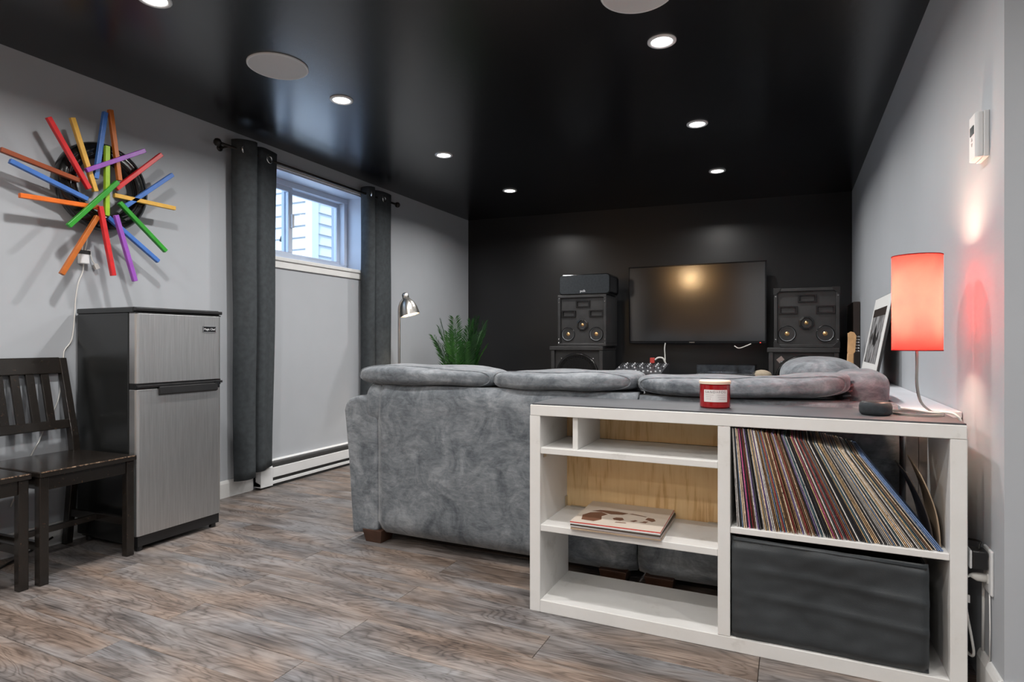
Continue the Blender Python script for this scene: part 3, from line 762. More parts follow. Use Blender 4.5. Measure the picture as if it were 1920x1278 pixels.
# ------------------------------------------------------------------ chairs
def make_chair(label):
    t_ = thing('dining_chair', label, 'chair', (0, 0, 0), 'black wooden chairs by the left wall')
    W = 0.388
    # local frame: x forward (seat front), y across, z up; back posts at x=0
    def post(y):
        b_ = B(); pts = [(-0.055, 0.0), (0.0, 0.43), (-0.012, 0.52), (-0.100, 0.885)]
        th = [0.034, 0.040, 0.040, 0.030]
        A = []
        for (x, z), w in zip(pts, th):
            A.append([b_.verts.new((x - w/2, y - 0.016, z)), b_.verts.new((x + w/2, y - 0.016, z)), b_.verts.new((x + w/2, y + 0.016, z)), b_.verts.new((x - w/2, y + 0.016, z))])
        for i in range(3):
            for k in range(4): b_.faces.new((A[i][k], A[i][(k+1) % 4], A[i+1][(k+1) % 4], A[i+1][k]))
        b_.faces.new(A[0][::-1]); b_.faces.new(A[-1]); return b_
    for y in (-W/2 + 0.016, W/2 - 0.016): mk('back_post', post(y), 'chair_black', t_, bevel=0.003)
    for y in (-W/2 + 0.018, W/2 - 0.018):
        b_ = B(); bar(b_, (0.372, y, 0.0), (0.372, y, 0.428), 0.034, 0.034, Vector((1, 0, 0))); mk('leg', b_, 'chair_black', t_, bevel=0.003)
    def bx(z): # x of back plane at height z
        return -0.012 + (-0.088) * (z - 0.52) / 0.365
    b_ = B(); bar(b_, (bx(0.848), -W/2 + 0.03, 0.848), (bx(0.848), W/2 - 0.03, 0.848), 0.022, 0.078, Vector((-0.235, 0, 0.97))); mk('top_rail', b_, 'chair_black', t_, bevel=0.003)
    b_ = B(); bar(b_, (bx(0.575), -W/2 + 0.03, 0.575), (bx(0.575), W/2 - 0.03, 0.575), 0.020, 0.042, Vector((-0.235, 0, 0.97))); mk('lower_rail', b_, 'chair_black', t_, bevel=0.003)
    for y in (-0.093, -0.031, 0.031, 0.093):
        b_ = B(); bar(b_, (bx(0.59), y, 0.59), (bx(0.815), y, 0.815), 0.013, 0.034, Vector((0, 1, 0))); mk('slat', b_, 'chair_black', t_, bevel=0.002)
    b_ = B(); prism(b_, [(-0.02, -W/2 + 0.034), (0.02, -W/2 + 0.034), (0.02, -W/2 - 0.004), (0.40, -W/2 - 0.004), (0.40, W/2 + 0.004), (0.02, W/2 + 0.004), (0.02, W/2 - 0.034), (-0.02, W/2 - 0.034)], 0.428, 0.450, lambda u, v, a: Vector((u, v, a)))
    seat = mk('seat', b_, 'chair_black', t_, bevel=0.004)
    b_ = B(); box(b_, 0.3985, -W/2, 0.4465, 0.4008, W/2, 0.4506); mk('worn_edge', b_, 'chair_wear', seat)
    b_ = B(); box(b_, 0.362, -W/2 + 0.03, 0.372, 0.382, W/2 - 0.03, 0.428); mk('apron', b_, 'chair_black', t_, bevel=0.002)
    for y in (-W/2 + 0.016, W/2 - 0.016):
        b_ = B(); box(b_, 0.0, y - 0.009, 0.378, 0.37, y + 0.009, 0.428); mk('side_apron', b_, 'chair_black', t_, bevel=0.002)
        b_ = B(); box(b_, -0.045, y - 0.009, 0.135, 0.37, y + 0.009, 0.170); mk('stretcher', b_, 'chair_black', t_, bevel=0.002)
    b_ = B(); box(b_, 0.15, -W/2 + 0.016, 0.140, 0.17, W/2 - 0.016, 0.165); mk('cross_stretcher', b_, 'chair_black', t_, bevel=0.002)
    return t_
def copy_tree(o, parent=None):
    c = o.copy(); COL.objects.link(c); c.parent = parent
    for ch in [x for x in bpy.data.objects if x.parent == o]:
        k = copy_tree(ch, c); k.matrix_parent_inverse = ch.matrix_parent_inverse.copy()
    return c
ch1 = make_chair('worn black wooden slat-back chair standing beside the refrigerator')
ch2 = copy_tree(ch1); ch2['label'] = 'worn black wooden chair cut off by the left edge of the photo'
ch1.location = (-3.066, 1.512, 0); ch1.rotation_euler = (0, 0, math.radians(3))
ch2.location = (-3.066, 1.110, 0); ch2.rotation_euler = (0, 0, math.radians(1))

# ------------------------------------------------------------------ sofa
SY = 2.295
sofa = thing('sectional_sofa', 'grey suede sectional sofa seen from behind', 'sofa', (-0.8, SY, 0))
def soft_panel(name, x0, x1, y0, y1, z0, z1, seed, e=9, amp=0.006, res=14):
    b_ = B(); superbox(b_, ((x0+x1)/2, (y0+y1)/2, (z0+z1)/2), ((x1-x0)/2, (y1-y0)/2, (z1-z0)/2), e, res, amp, 4.0, seed)
    return mk(name, b_, 'suede', sofa, smooth=True)
def grid_panel(name, x0, x1, y0, y1, z0, z1, seed, r=0.03):
    """upholstered back: box with rounded edges and slightly slack cloth"""
    b_ = B(); nx = max(6, int((x1-x0) / 0.05)); nz = 14
    def yb(x, z):
        n = noise.noise(Vector((x*3.1 + seed, z*4.0, seed))) * 0.010 + noise.noise(Vector((x*9 + seed, z*11.0, seed))) * 0.003
        return n
    front = []
    for i in range(nx + 1):
        c_ = []
        for k in range(nz + 1):
            x = x0 + (x1-x0)*i/nx; z = z0 + (z1-z0)*k/nz
            ex = min(x - x0, x1 - x); ez = min(z - z0, z1 - z)
            dy = 0
            for e_ in (ex, ez):
                if e_ < r: dy += r - math.sqrt(max(0, r*r - (r-e_)**2))
            c_.append(b_.verts.new((x, y0 + dy + yb(x, z) * (1 if min(ex, ez) > 0.01 else 0.3), z)))
        front.append(c_)
    back = [[b_.verts.new((x0 + (x1-x0)*i/nx, y1, z0 + (z1-z0)*k/nz)) for k in (0, nz)] for i in range(nx + 1)]
    for i in range(nx):
        for k in range(nz): b_.faces.new((front[i][k], front[i+1][k], front[i+1][k+1], front[i][k+1]))
        b_.faces.new((front[i][nz], front[i+1][nz], back[i+1][1], back[i][1])); b_.faces.new((front[i+1][0], front[i][0], back[i][0], back[i+1][0]))
        b_.faces.new((back[i][0], back[i][1], back[i+1][1], back[i+1][0]))
    for i in (0, nx):
        b_.faces.new([front[i][k] for k in range(nz + 1)] + [back[i][1], back[i][0]])
    return mk(name, b_, 'suede', sofa, smooth=True)
grid_panel('back_panel', -1.795, -0.549, SY, SY + 0.17, 0.056, 0.758, 1.3)
grid_panel('back_panel', -0.541, 0.325, SY, SY + 0.17, 0.056, 0.750, 5.1)
# flared left arm
pts = [(661, 999), (657, 930), (653, 860), (648, 800), (645, 768), (648, 754), (657, 745), (672, 741), (690, 744), (701, 756)]
ol = [at_y(px, py, SY + 0.02) for px, py in pts]
ol = [(p.x, p.z) for p in ol] + [(-1.790, 0.60), (-1.785, 0.056)]
bm = B(); prism(bm, ol, SY + 0.015, SY + 0.90, lambda u, v, a: Vector((u, a, v)))
o = mk('arm', bm, 'suede', sofa, bevel=0.02, seg=4, angle=25); smooth_by_angle(o, 50)
# wedge of back cloth between arm and back
bm = B(); superbox(bm, (-1.815, SY + 0.085, 0.66), (0.062, 0.075, 0.105), 2.6, 8, 0.004, 9, 3.0); mk('back_side_roll', bm, 'suede', sofa, smooth=True)
# seats and right-hand wing (mostly hidden)
for x0, x1 in ((-1.79, -1.17), (-1.165, -0.55), (-0.54, 0.02)):
    soft_panel('seat_cushion', x0, x1, SY + 0.36, SY + 0.98, 0.30, 0.47, x0, 7, 0.006, 9)
bm = B(); box(bm, -1.785, SY + 0.16, 0.060, -0.549, SY + 0.95, 0.30); mk('seat_base', bm, 'suede', sofa, bevel=0.02)
bm = B(); box(bm, -0.541, SY + 0.16, 0.060, 0.325, SY + 0.95, 0.30); mk('seat_base', bm, 'suede', sofa, bevel=0.02)
bm = B(); box(bm, -0.50, SY + 0.96, 0.060, 0.325, 4.30, 0.30); mk('wing_base', bm, 'suede', sofa, bevel=0.02)
soft_panel('wing_back', 0.150, 0.330, SY + 0.20, 4.30, 0.28, 0.742, 2.0, 9, 0.005, 12)
for y0, y1 in ((3.27, 3.78), (3.785, 4.29)):
    soft_panel('seat_cushion', -0.50, 0.14, y0, y1, 0.30, 0.47, y0, 7, 0.006, 9)
def back_cushion(x0, x1, zt0, zt1, seed, sag=0.0, y0=SY - 0.008, y1=SY + 0.36):
    """loose back cushion flopped over the sofa back; top height varies from zt0 to zt1"""
    b_ = B(); cx = (x0+x1)/2; hx_ = (x1-x0)/2; z0 = 0.755
    tilt = (zt1 - zt0) / (x1 - x0); zc = (z0 + (zt0 + zt1)/2) / 2; hz = (zt0 + zt1)/2 - zc
    Sh = Matrix(((1, 0, 0, 0), (0, 1, 0, 0), (tilt, 0, 1, -tilt*cx), (0, 0, 0, 1)))
    superbox(b_, (cx, (y0+y1)/2, zc), (hx_, (y1-y0)/2, hz), 3.6, 16, 0.012, 5.5, seed, Sh)
    superbox(b_, (cx, SY + 0.29, 0.62), (hx_ * 0.97, 0.12, 0.20), 4.5, 9, 0.006, 5, seed + 3)
    def drop(p):
        t2 = (p.x - cx) / hx_; k = max(0.0, min(1.0, (p.z - z0) / 0.09))
        return p - Vector((0, 0, sag * max(0, 1 - t2*t2) * k))
    for v_ in b_.verts: v_.co = drop(v_.co)
    o = mk('back_cushion', b_, 'suede', sofa, smooth=True)
    # piping round the rear edge
    n = 44; loop = []
    for k in range(n):
        t2 = 2*math.pi*k/n; c2, s2 = math.cos(t2), math.sin(t2)
        nr = (abs(c2)**3.6 + abs(s2)**3.6 + 0.66**3.6) ** (1/3.6)
        x = cx + hx_*c2/nr*1.002; z = zc + hz*s2/nr*1.01 + tilt*(x - cx)
        y = (y0+y1)/2 - (y1-y0)/2*0.66/nr
        q = Vector((c2/nr, -0.66/nr, s2/nr)); w = Vector((q.x*hx_, q.y*(y1-y0)/2, q.z*hz))
        nn = noise.noise((w + Vector((cx, (y0+y1)/2, zc))) * 5.5 + Vector((seed, seed*1.7, seed*0.3)))
        loop.append(drop(Vector((x, y, z)) + q * 0.012 * nn))
    b_ = B(); tube(b_, loop, 0.0035, 6, True); mk('piping', b_, 'suede', o, smooth=True)
    return o
back_cushion(-1.945, -1.190, 0.850, 0.842, 11.0)
back_cushion(-1.196, -0.560, 0.840, 0.844, 23.0, 0.008)
back_cushion(-0.566, 0.185, 0.845, 0.868, 37.0, 0.030)
# cushions of the wing by the right wall
bm = B(); superbox(bm, (0.240, 2.70, 0.775), (0.092, 0.27, 0.078), 3.2, 14, 0.008, 6, 5.0); o = mk('wing_cushion', bm, 'suede', sofa, smooth=True)
bm = B()
for k in range(7):
    p = Vector((0.168 + 0.004*k, 2.432 + 0.012*abs(k-3)*0.4, 0.715 + 0.017*k)); tube(bm, [p + Vector((-0.010, 0.004, 0.0)), p + Vector((0.014, -0.003, 0.004))], 0.0035, 6)
mk('gathered_seam', bm, 'suede', o, smooth=True)
bm = B(); superbox(bm, (0.13, 3.33, 0.775), (0.185, 0.35, 0.110), 2.8, 14, 0.012, 5, 9.0, ); mk('wing_cushion', bm, 'suede', sofa, smooth=True)
bm = B(); superbox(bm, (0.15, 3.98, 0.74), (0.16, 0.30, 0.10), 2.8, 12, 0.010, 5, 15.0); mk('wing_cushion', bm, 'suede', sofa, smooth=True)
def sofa_leg(x, y):
    b_ = B(); A = []
    for s, z in ((0.044, 0.0), (0.056, 0.062)):
        A.append([b_.verts.new((x + i*s, y + j*s, z)) for i, j in ((-1,-1),(1,-1),(1,1),(-1,1))])
    for k in range(4): b_.faces.new((A[0][k], A[0][(k+1) % 4], A[1][(k+1) % 4], A[1][k]))
    b_.faces.new(A[0][::-1]); b_.faces.new(A[1])
    mk('leg', b_, 'leg_wood', sofa, bevel=0.002)
for x, y in ((-1.815, SY + 0.065), (-0.635, SY + 0.055), (-0.455, SY + 0.055), (0.255, SY + 0.055), (-1.90, SY + 0.82), (-0.60, SY + 0.87), (-0.43, 4.22), (0.25, 4.22)):
    sofa_leg(x, y)

# ledge beside the sofa, along the right wall
ledge = thing('ledge_box', 'pale boxed ledge running along the right wall behind the lamp', 'ledge', (0.41, 2.30, 0))
bm = B(); box(bm, 0.338, 2.285, 0.722, XR - 0.002, 4.35, 0.742); mk('top_board', bm, 'ledge_paint', ledge, bevel=0.002)
simple('grey_board', (0.60, 0.54, 0.49), 0.6, var=0.25, vscale=14)
for k, (x0, x1) in enumerate(((0.338, 0.372), (0.374, 0.438), (0.440, 0.484))):
    bm = B(); box(bm, x0, 2.290 + 0.004*(k == 1), 0.0, x1, 2.308, 0.722); mk('board', bm, 'grey_board', ledge, bevel=0.0015)
bm = B(); box(bm, 0.340, 2.309, 0.0, XR - 0.003, 4.34, 0.722); mk('box_side', bm, 'ledge_paint', ledge)

# ------------------------------------------------------------------ white shelf unit
bx0, bx1, by0, by1, bz = -0.846, 0.430, 1.968, 2.270, 0.738
sh = thing('shelf_unit', 'white open shelf unit with dark top standing behind the sofa', 'shelf', (bx0, by0, 0))
PT = 0.038
cx0, cx1 = -0.207, -0.170
def sb(nm, x0, y0, z0, x1, y1, z1, mat='shelf_white', parent=None, bev=0.002):
    b_ = B(); box(b_, x0, y0, z0, x1, y1, z1); return mk(nm, b_, mat, parent or sh, bevel=bev)
sb('top_beam', bx0, by0, bz - 0.040, bx1, by1, bz - 0.002)
sb('top_panel', bx0 + 0.006, by0 + 0.004, bz - 0.002, bx1 - 0.001, by1, bz + 0.003, 'shelf_top_grey', bev=0.001)
sb('side_post', bx0 - 0.002, by0 + 0.001, 0, bx0 + PT, by1 - 0.001, bz - 0.040)
sb('side_post', bx1 - PT, by0 + 0.001, 0, bx1 + 0.001, by1 - 0.001, bz - 0.040)
sb('middle_post', cx0, by0 + 0.001, 0.044, cx1, by1 - 0.001, bz - 0.040)
sb('bottom_board', bx0 + PT, by0 + 0.001, 0.0, bx1 - PT, by1 - 0.001, 0.044)
sb('shelf_board', bx0 + PT, by0 + 0.004, 0.563, cx0, by1 - 0.02, 0.585)
sb('shelf_board', bx0 + PT, by0 + 0.004, 0.288, cx0, by1 - 0.02, 0.311)
sb('shelf_board', cx1, by0 + 0.004, 0.366, bx1 - PT, by1 - 0.004, 0.385)
sb('cubby_divider', -0.690, by0 + 0.012, 0.585, -0.671, by1 - 0.02, bz - 0.040)
sb('back_panel', bx0 + PT, by1 - 0.018, 0.292, cx0, by1 - 0.006, 0.562, 'plywood', bev=0)
sb('back_panel', bx0 + PT, by1 - 0.018, 0.586, cx0, by1 - 0.006, bz - 0.041, 'plywood', bev=0)
bm = B(); box(bm, bx0 + PT, by0 + 0.03, 0.545, bx0 + PT + 0.003, by0 + 0.055, 0.560); mk('bracket', bm, 'nickel', sh)
bm = B(); box(bm, bx0 + PT, by1 - 0.045, 0.311, bx0 + PT + 0.003, by1 - 0.02, 0.352); box(bm, bx0 + PT + 0.02, by1 - 0.033, 0.311, bx0 + PT + 0.085, by1 - 0.021, 0.315); mk('bracket', bm, 'nickel', sh)
bm = B(); box(bm, cx0 - 0.06, by1 - 0.033, 0.311, cx0 - 0.015, by1 - 0.021, 0.315); mk('bracket', bm, 'nickel', sh)

# storage bin
bn = thing('storage_bin', 'dark grey fabric storage bin under the leaning records', 'storage bin', (0.09, 2.1, 0.045))
b_ = B(); x0, x1, z0, z1, nx, nz = cx1 + 0.004, 0.346, 0.046, 0.345, 40, 36
gr = []
for k in range(nz + 1):
    rw = []
    for i in range(nx + 1):
        s, t2 = i/nx, k/nz
        z = z0 + (z1 - z0)*t2 + (0.012*(1-s) if k == nz else 0) * 1.0
        x = x0 + (x1 - x0)*s
        dent = 0.012*math.sin(t2*math.pi)*math.sin(s*math.pi) + 0.004*noise.noise(Vector((x*5, z*9, 3))) + 0.003*noise.noise(Vector((x*20, z*30, 8)))
        for zc_ in (0.255, 0.175):
            dent -= (0.002 + 0.004*s)*math.exp(-((z - zc_ + 0.03*(s-0.5))/0.010)**2)
        e_ = min(s, 1-s)*(x1-x0); ez = min(t2, 1-t2)*(z1-z0); y = by0 - 0.004 + dent
        if e_ < 0.012: y += 0.010*(1-e_/0.012)
        if ez < 0.02: y += 0.012*(1-ez/0.02)
        rw.append(b_.verts.new((x, y, z)))
    gr.append(rw)
for k in range(nz):
    for i in range(nx): b_.faces.new((gr[k][i], gr[k][i+1], gr[k+1][i+1], gr[k+1][i]))
mk('front', b_, 'bin_fabric', bn, smooth=True)
bm = B(); box(bm, x0, by0 + 0.012, z0, x0 + 0.006, by1 - 0.03, z1 - 0.004); box(bm, x1 - 0.006, by0 + 0.012, z0, x1, by1 - 0.03, z1 - 0.012); box(bm, x0, by1 - 0.036, z0, x1, by1 - 0.03, z1 - 0.008); box(bm, x0, by0 + 0.010, z0, x1, by1 - 0.03, z0 + 0.006)
mk('side_walls', bm, 'bin_fabric', bn)
bm = B(); tube(bm, [(x0 + 0.006, by0 + 0.006, z1 + 0.004), ((x0+x1)/2, by0 + 0.008, z1 - 0.002), (x1 - 0.006, by0 + 0.006, z1 - 0.008)], 0.005, 8); mk('rim', bm, 'bin_fabric', bn, smooth=True)
bm = B(); box(bm, x0 + 0.01, by0 + 0.0005, 0.092, x1 - 0.01, by0 + 0.0015, 0.0935); bm.free()

# ------------------------------------------------------------------ leaning records
NR = 104; RW = 0.308; RT = 0.0027
b_ = B(); box(b_, 0, 0, 0, RT, 0.285, RW)
bmesh.ops.recalc_face_normals(b_, faces=b_.faces[:])
rec_me = bpy.data.meshes.new('record_sleeve'); b_.to_mesh(rec_me); b_.free(); rec_me.materials.append(MATS['record_sleeve'])
PAL = [('cream', (0.66, 0.52, 0.37)), ('cream', (0.70, 0.58, 0.44)), ('cream', (0.60, 0.47, 0.33)), ('white', (0.70, 0.67, 0.64)), ('white', (0.62, 0.60, 0.58)), ('white', (0.66, 0.63, 0.60)),
       ('black', (0.02, 0.02, 0.022)), ('black', (0.03, 0.028, 0.028)), ('black', (0.025, 0.025, 0.03)), ('dark teal', (0.06, 0.12, 0.15)), ('slate blue', (0.12, 0.17, 0.26)),
       ('brown', (0.12, 0.06, 0.03)), ('brown', (0.20, 0.11, 0.06)), ('grey', (0.26, 0.25, 0.24)), ('tan', (0.46, 0.32, 0.18)), ('tan', (0.40, 0.28, 0.15)), ('pale grey', (0.48, 0.47, 0.46)), ('charcoal', (0.055, 0.055, 0.06)),
       ('purple', (0.15, 0.11, 0.24)), ('dark red', (0.24, 0.04, 0.04))]
rr_ = random.Random(21)
rx0 = cx1 + 0.010
for i in range(NR):
    s = i / (NR - 1)
    ang = math.radians(3.0 + 34.5 * s ** 0.9 + rr_.uniform(-0.12, 0.12))
    xb = rx0 + 0.012 + s * 0.528
    nm, c = PAL[rr_.randrange(len(PAL))]
    if i in (7, 52): nm, c = 'pink', (0.50, 0.10, 0.24)
    if i > NR - 4: nm, c = 'slate blue', (0.13, 0.20, 0.36)
    o = bpy.data.objects.new('record_sleeve', rec_me); COL.objects.link(o)
    # lower right edge rests on the board
    o.location = (xb - RT*math.cos(ang), by0 + 0.008 + rr_.uniform(0, 0.010) + (0.0 if rr_.random() > 0.1 else 0.008), 0.3852 + RT*math.sin(ang))
    o.rotation_euler = (0, -ang, 0)
    sc_ = rr_.uniform(0.992, 1.008); o.scale = (rr_.choice((0.75, 0.9, 1.0, 1.0)), sc_, sc_)
    j = rr_.uniform(1.05, 1.40)
    o.color = (c[0]*j, c[1]*j, c[2]*j, 1)
    sfx = 'th' if 10 <= (i+1) % 100 <= 20 else {1: 'st', 2: 'nd', 3: 'rd'}.get((i+1) % 10, 'th')
    tag(o, 'record sleeve with %s spine, %d%s from the left in the leaning row' % (nm, i + 1, sfx), 'record', 'vinyl records leaning in the shelf')
# loose sleeves leaning the other way at the end of the row
for k, (px, ang, mat, lab_) in enumerate(((0.352, 18, 'sleeve_dark', 'dark curled record sleeve propped apart at the right end of the row'), (0.366, 13, 'sleeve_tan', 'tan torn paper sleeve propped at the right end of the row'))):
    bm = B(); n = 10; rows_ = []
    for a in range(n + 1):
        z = 0.20 * a / n; bend = 0.012 * math.sin(math.pi * a / n)
        rows_.append([bm.verts.new((px - math.tan(math.radians(ang))*z + bend + d, y, 0.400 + z + 0.02*k*(1 if y > 2.1 else 0))) for d, y in ((0, by0 + 0.05), (0.003, by0 + 0.05), (0.003, by0 + 0.26), (0, by0 + 0.26))])
    for a in range(n):
        for q in range(4): bm.faces.new((rows_[a][q], rows_[a][(q+1) % 4], rows_[a+1][(q+1) % 4], rows_[a+1][q]))
    bm.faces.new(rows_[0][::-1]); bm.faces.new(rows_[-1])
    o = mk('record_sleeve', bm, mat, smooth=False); o.location = (0.012, 0, -0.014)
    tag(o, lab_, 'record')

# flat stack of records on the middle shelf
cols = [('paper', 'white'), ('sleeve_tan', 'tan'), ('ink_soft', 'greyish'), ('paper', 'white'), ('sleeve_dark', 'dark'), ('mat_white', 'pale'), ('cover_plain', 'cream')]
zz = 0.3115
A0 = at_z(1072, 985, 0.345); A1 = at_z(1238, 1003, 0.345)
ang0 = math.atan2(A1.y - A0.y, A1.x - A0.x)
for i, (mt, nm) in enumerate(cols):
    th = 0.0040
    w = 0.308
    M = Matrix.Translation((-0.690 + 0.002*rr_.uniform(-1, 1), by0 - 0.012 + 0.003*rr_.uniform(-1, 1), zz)) @ Matrix.Rotation(math.radians(rr_.uniform(-0.8, 0.8) + 0.5), 4, 'Z')
    bm = B(); box(bm, 0, 0, 0, w, 0.285, th, M)
    o = mk('record_sleeve', bm, mt)
    lbl = 'cream record cover printed with brown blots, on top of the flat stack' if i == 6 else '%s record sleeve in the flat stack, %s' % (nm, ['at the bottom', 'second from below', 'third from below', 'middle one', 'third from the top', 'just under the top cover'][i])
    tag(o, lbl, 'record', 'records lying flat on the shelf')
    if i == 6:
        b_ = B(); box(b_, 0, -0.0006, 0.0, w, 0.0, th*0.9, M); box(b_, w, 0, 0, w + 0.0006, 0.285, th*0.9, M); e_ = mk('cover_edge', b_, 'plug_red', o); 
        BL = [[(0.030, 0.035), (0.075, 0.03), (0.095, 0.06), (0.085, 0.10), (0.10, 0.13), (0.07, 0.15), (0.035, 0.13), (0.018, 0.09)],
              [(0.035, 0.15), (0.07, 0.152), (0.11, 0.135), (0.15, 0.145), (0.165, 0.17), (0.12, 0.178), (0.06, 0.175)],
              [(0.135, 0.075), (0.158, 0.07), (0.168, 0.088), (0.158, 0.108), (0.137, 0.105), (0.127, 0.09)],
              [(0.145, 0.045), (0.185, 0.05), (0.18, 0.058), (0.148, 0.055)],
              [(0.19, 0.08), (0.205, 0.076), (0.215, 0.095), (0.205, 0.10)], [(0.222, 0.08), (0.245, 0.078), (0.25, 0.10), (0.235, 0.098), (0.232, 0.088)],
              [(0.235, 0.12), (0.262, 0.10), (0.272, 0.115), (0.262, 0.14), (0.24, 0.145)], [(0.17, 0.165), (0.23, 0.15), (0.235, 0.155), (0.18, 0.172)]]
        b_ = B()
        for pg in BL: prism(b_, pg, th, th + 0.0002, lambda u, v, a: M @ Vector((u, v, a)))
        mk('cover_print', b_, 'print_brown', o)
    zz += th + 0.0003
MATS['plug_red'].node_tree.nodes['Principled BSDF'].inputs['Base Color'].default_value = (0.50, 0.05, 0.04, 1)

# ------------------------------------------------------------------ things on top of the shelf
TZ = bz + 0.003
cd = thing('scented_candle', 'red glass candle jar with white label and wooden lid', 'candle', (-0.230, 2.100, TZ))
cxx, cyy, cr, chh = -0.230, 2.105, 0.049, 0.080
MC = Matrix.Translation((cxx, cyy, TZ))
bm = B(); lathe(bm, [(0.001, 0.0), (cr - 0.004, 0.0), (cr, 0.005), (cr, chh - 0.003), (cr - 0.003, chh), (0.001, chh)], MC, 48); o = mk('jar', bm, 'candle_red', cd); smooth_by_angle(o)
bm = B(); lathe(bm, [(0.001, chh), (cr + 0.0015, chh), (cr + 0.002, chh + 0.008), (cr - 0.001, chh + 0.011), (0.001, chh + 0.011)], MC, 48); o = mk('lid', bm, 'candle_lid', cd); smooth_by_angle(o)
face = math.atan2(-cyy, -cxx) + 0.05
bm = B(); n = 16; wl = 0.080 / cr; rws = []
for z in (0.022, 0.062):
    rws.append([bm.verts.new((cxx + (cr + 0.0005)*math.cos(face + wl*(i/n - 0.5)*1.0), cyy + (cr + 0.0005)*math.sin(face + wl*(i/n - 0.5)*1.0), TZ + z)) for i in range(n + 1)])
for i in range(n): bm.faces.new((rws[0][i], rws[0][i+1], rws[1][i+1], rws[1][i]))
lb = mk('label', bm, 'paper', cd, smooth=True)
def on_jar(bm_, a0, a1, z0, z1):
    k = 6; R_ = cr + 0.0008
    q = [[bm_.verts.new((cxx + R_*math.cos(face + (a0 + (a1-a0)*i/k)/cr), cyy + R_*math.sin(face + (a0 + (a1-a0)*i/k)/cr), TZ + z)) for i in range(k + 1)] for z in (z0, z1)]
    for i in range(k): bm_.faces.new((q[0][i], q[0][i+1], q[1][i+1], q[1][i]))
bm = B()
for (a0, a1, z) in ((-0.034, -0.006, 0.0445), (0.004, 0.034, 0.0445), (-0.033, -0.012, 0.038), (0.006, 0.033, 0.0375), (-0.031, -0.015, 0.031), (0.010, 0.034, 0.031)):
    on_jar(bm, a0, a1, z, z + 0.0012)
mk('small_print', bm, 'ink_soft', lb)
tm = text_mesh('label_text', 'SAND+FOG', 0.0112, 'ink', Matrix(), None, 0.0, spacing=1.25)
for v in tm.data.vertices:
    a = face + v.co.x / cr; z = TZ + 0.0545 + v.co.y
    v.co = Vector((cxx + (cr + 0.0010)*math.cos(a), cyy + (cr + 0.0010)*math.sin(a), z))
attach(tm, lb)

pk = thing('smart_speaker', 'small dark grey fabric puck speaker beside the red lamp', 'speaker', (0.232, 2.095, TZ))
MP = Matrix.Translation((0.232, 2.095, TZ))
bm = B(); lathe(bm, [(0.001, 0), (0.035, 0), (0.041, 0.004), (0.0435, 0.011), (0.0435, 0.027), (0.041, 0.036), (0.037, 0.039)], MP, 48); o = mk('body', bm, 'puck_fabric', pk, smooth=True)
bm = B(); lathe(bm, [(0.037, 0.039), (0.035, 0.0405), (0.001, 0.0405)], MP, 48); mk('top_plate', bm, 'black_plastic', pk, smooth=True)

lx_, ly_ = 0.352, 2.165
lm = thing('table_lamp', 'red cylinder table lamp glowing on the shelf by the wall', 'lamp', (lx_, ly_, TZ))
ML = Matrix.Translation((lx_, ly_, TZ))
bm = B(); lathe(bm, [(0.060, 0.0), (0.073, 0.0), (0.073, 0.007), (0.060, 0.007), (0.060, 0.0)], ML @ Matrix.Translation((-0.012, -0.005, 0)), 56); o = mk('ring_base', bm, 'nickel', lm); smooth_by_angle(o)
lpx = lx_ - 0.004
pth = smooth_path([(lx_ + 0.050, ly_ - 0.006, TZ + 0.008), (lx_ + 0.03, ly_ - 0.004, TZ + 0.012), (lx_ + 0.006, ly_, TZ + 0.038), (lpx, ly_, TZ + 0.09), (lpx, ly_, TZ + 0.15), (lpx, ly_, TZ + 0.205)], 8)
bm = B()
fr_ = []
for i, p in enumerate(pth):
    d = (pth[min(i+1, len(pth)-1)] - pth[max(i-1, 0)]).normalized(); s_v = d.cross(Vector((0, 1, 0))).normalized()
    fr_.append([bm.verts.new(p + s_v*a + Vector((0, b2, 0))) for a, b2 in ((-0.003, -0.0085), (0.003, -0.0085), (0.003, 0.0085), (-0.003, 0.0085))])
for i in range(len(fr_) - 1):
    for k in range(4): bm.faces.new((fr_[i][k], fr_[i][(k+1) % 4], fr_[i+1][(k+1) % 4], fr_[i+1][k]))
bm.faces.new(fr_[0][::-1]); bm.faces.new(fr_[-1])
mk('stem', bm, 'nickel', lm, bevel=0.001)
z0s, z1s, rs = 0.935 - TZ, 1.221 - TZ, 0.0655
bm = B(); lathe(bm, [(rs, z0s), (rs, z1s)], Matrix.Translation((lpx, ly_, TZ)), 64); shd = mk('shade', bm, 'shade_red', lm, smooth=True)
bm = B()
for z in (z0s, z1s): lathe(bm, [(rs - 0.0012, z - 0.0015), (rs + 0.0008, z - 0.0015), (rs + 0.0008, z + 0.0015), (rs - 0.0012, z + 0.0015), (rs - 0.0012, z - 0.0015)], Matrix.Translation((lpx, ly_, TZ)), 64)
mk('shade_rim', bm, 'shade_red', shd, smooth=True)
bm = B()
for k in range(3):
    a = 2*math.pi*k/3 + 0.4; tube(bm, [(lpx, ly_, TZ + z0s + 0.10), (lpx + (rs-0.001)*math.cos(a), ly_ + (rs-0.001)*math.sin(a), TZ + z0s + 0.10)], 0.0012, 6)
mk('shade_spider', bm, 'nickel', lm)
bm = B(); lathe(bm, [(0.001, 0.200), (0.013, 0.200), (0.014, 0.234), (0.001, 0.235)], Matrix.Translation((lpx, ly_, TZ)), 16); mk('socket', bm, 'white_plastic', lm, smooth=True)
bm = B(); superbox(bm, (lpx, ly_, 1.078), (0.017, 0.017, 0.128), 3.0, 8); mk('bulb', bm, 'bulb_table', lm, smooth=True)
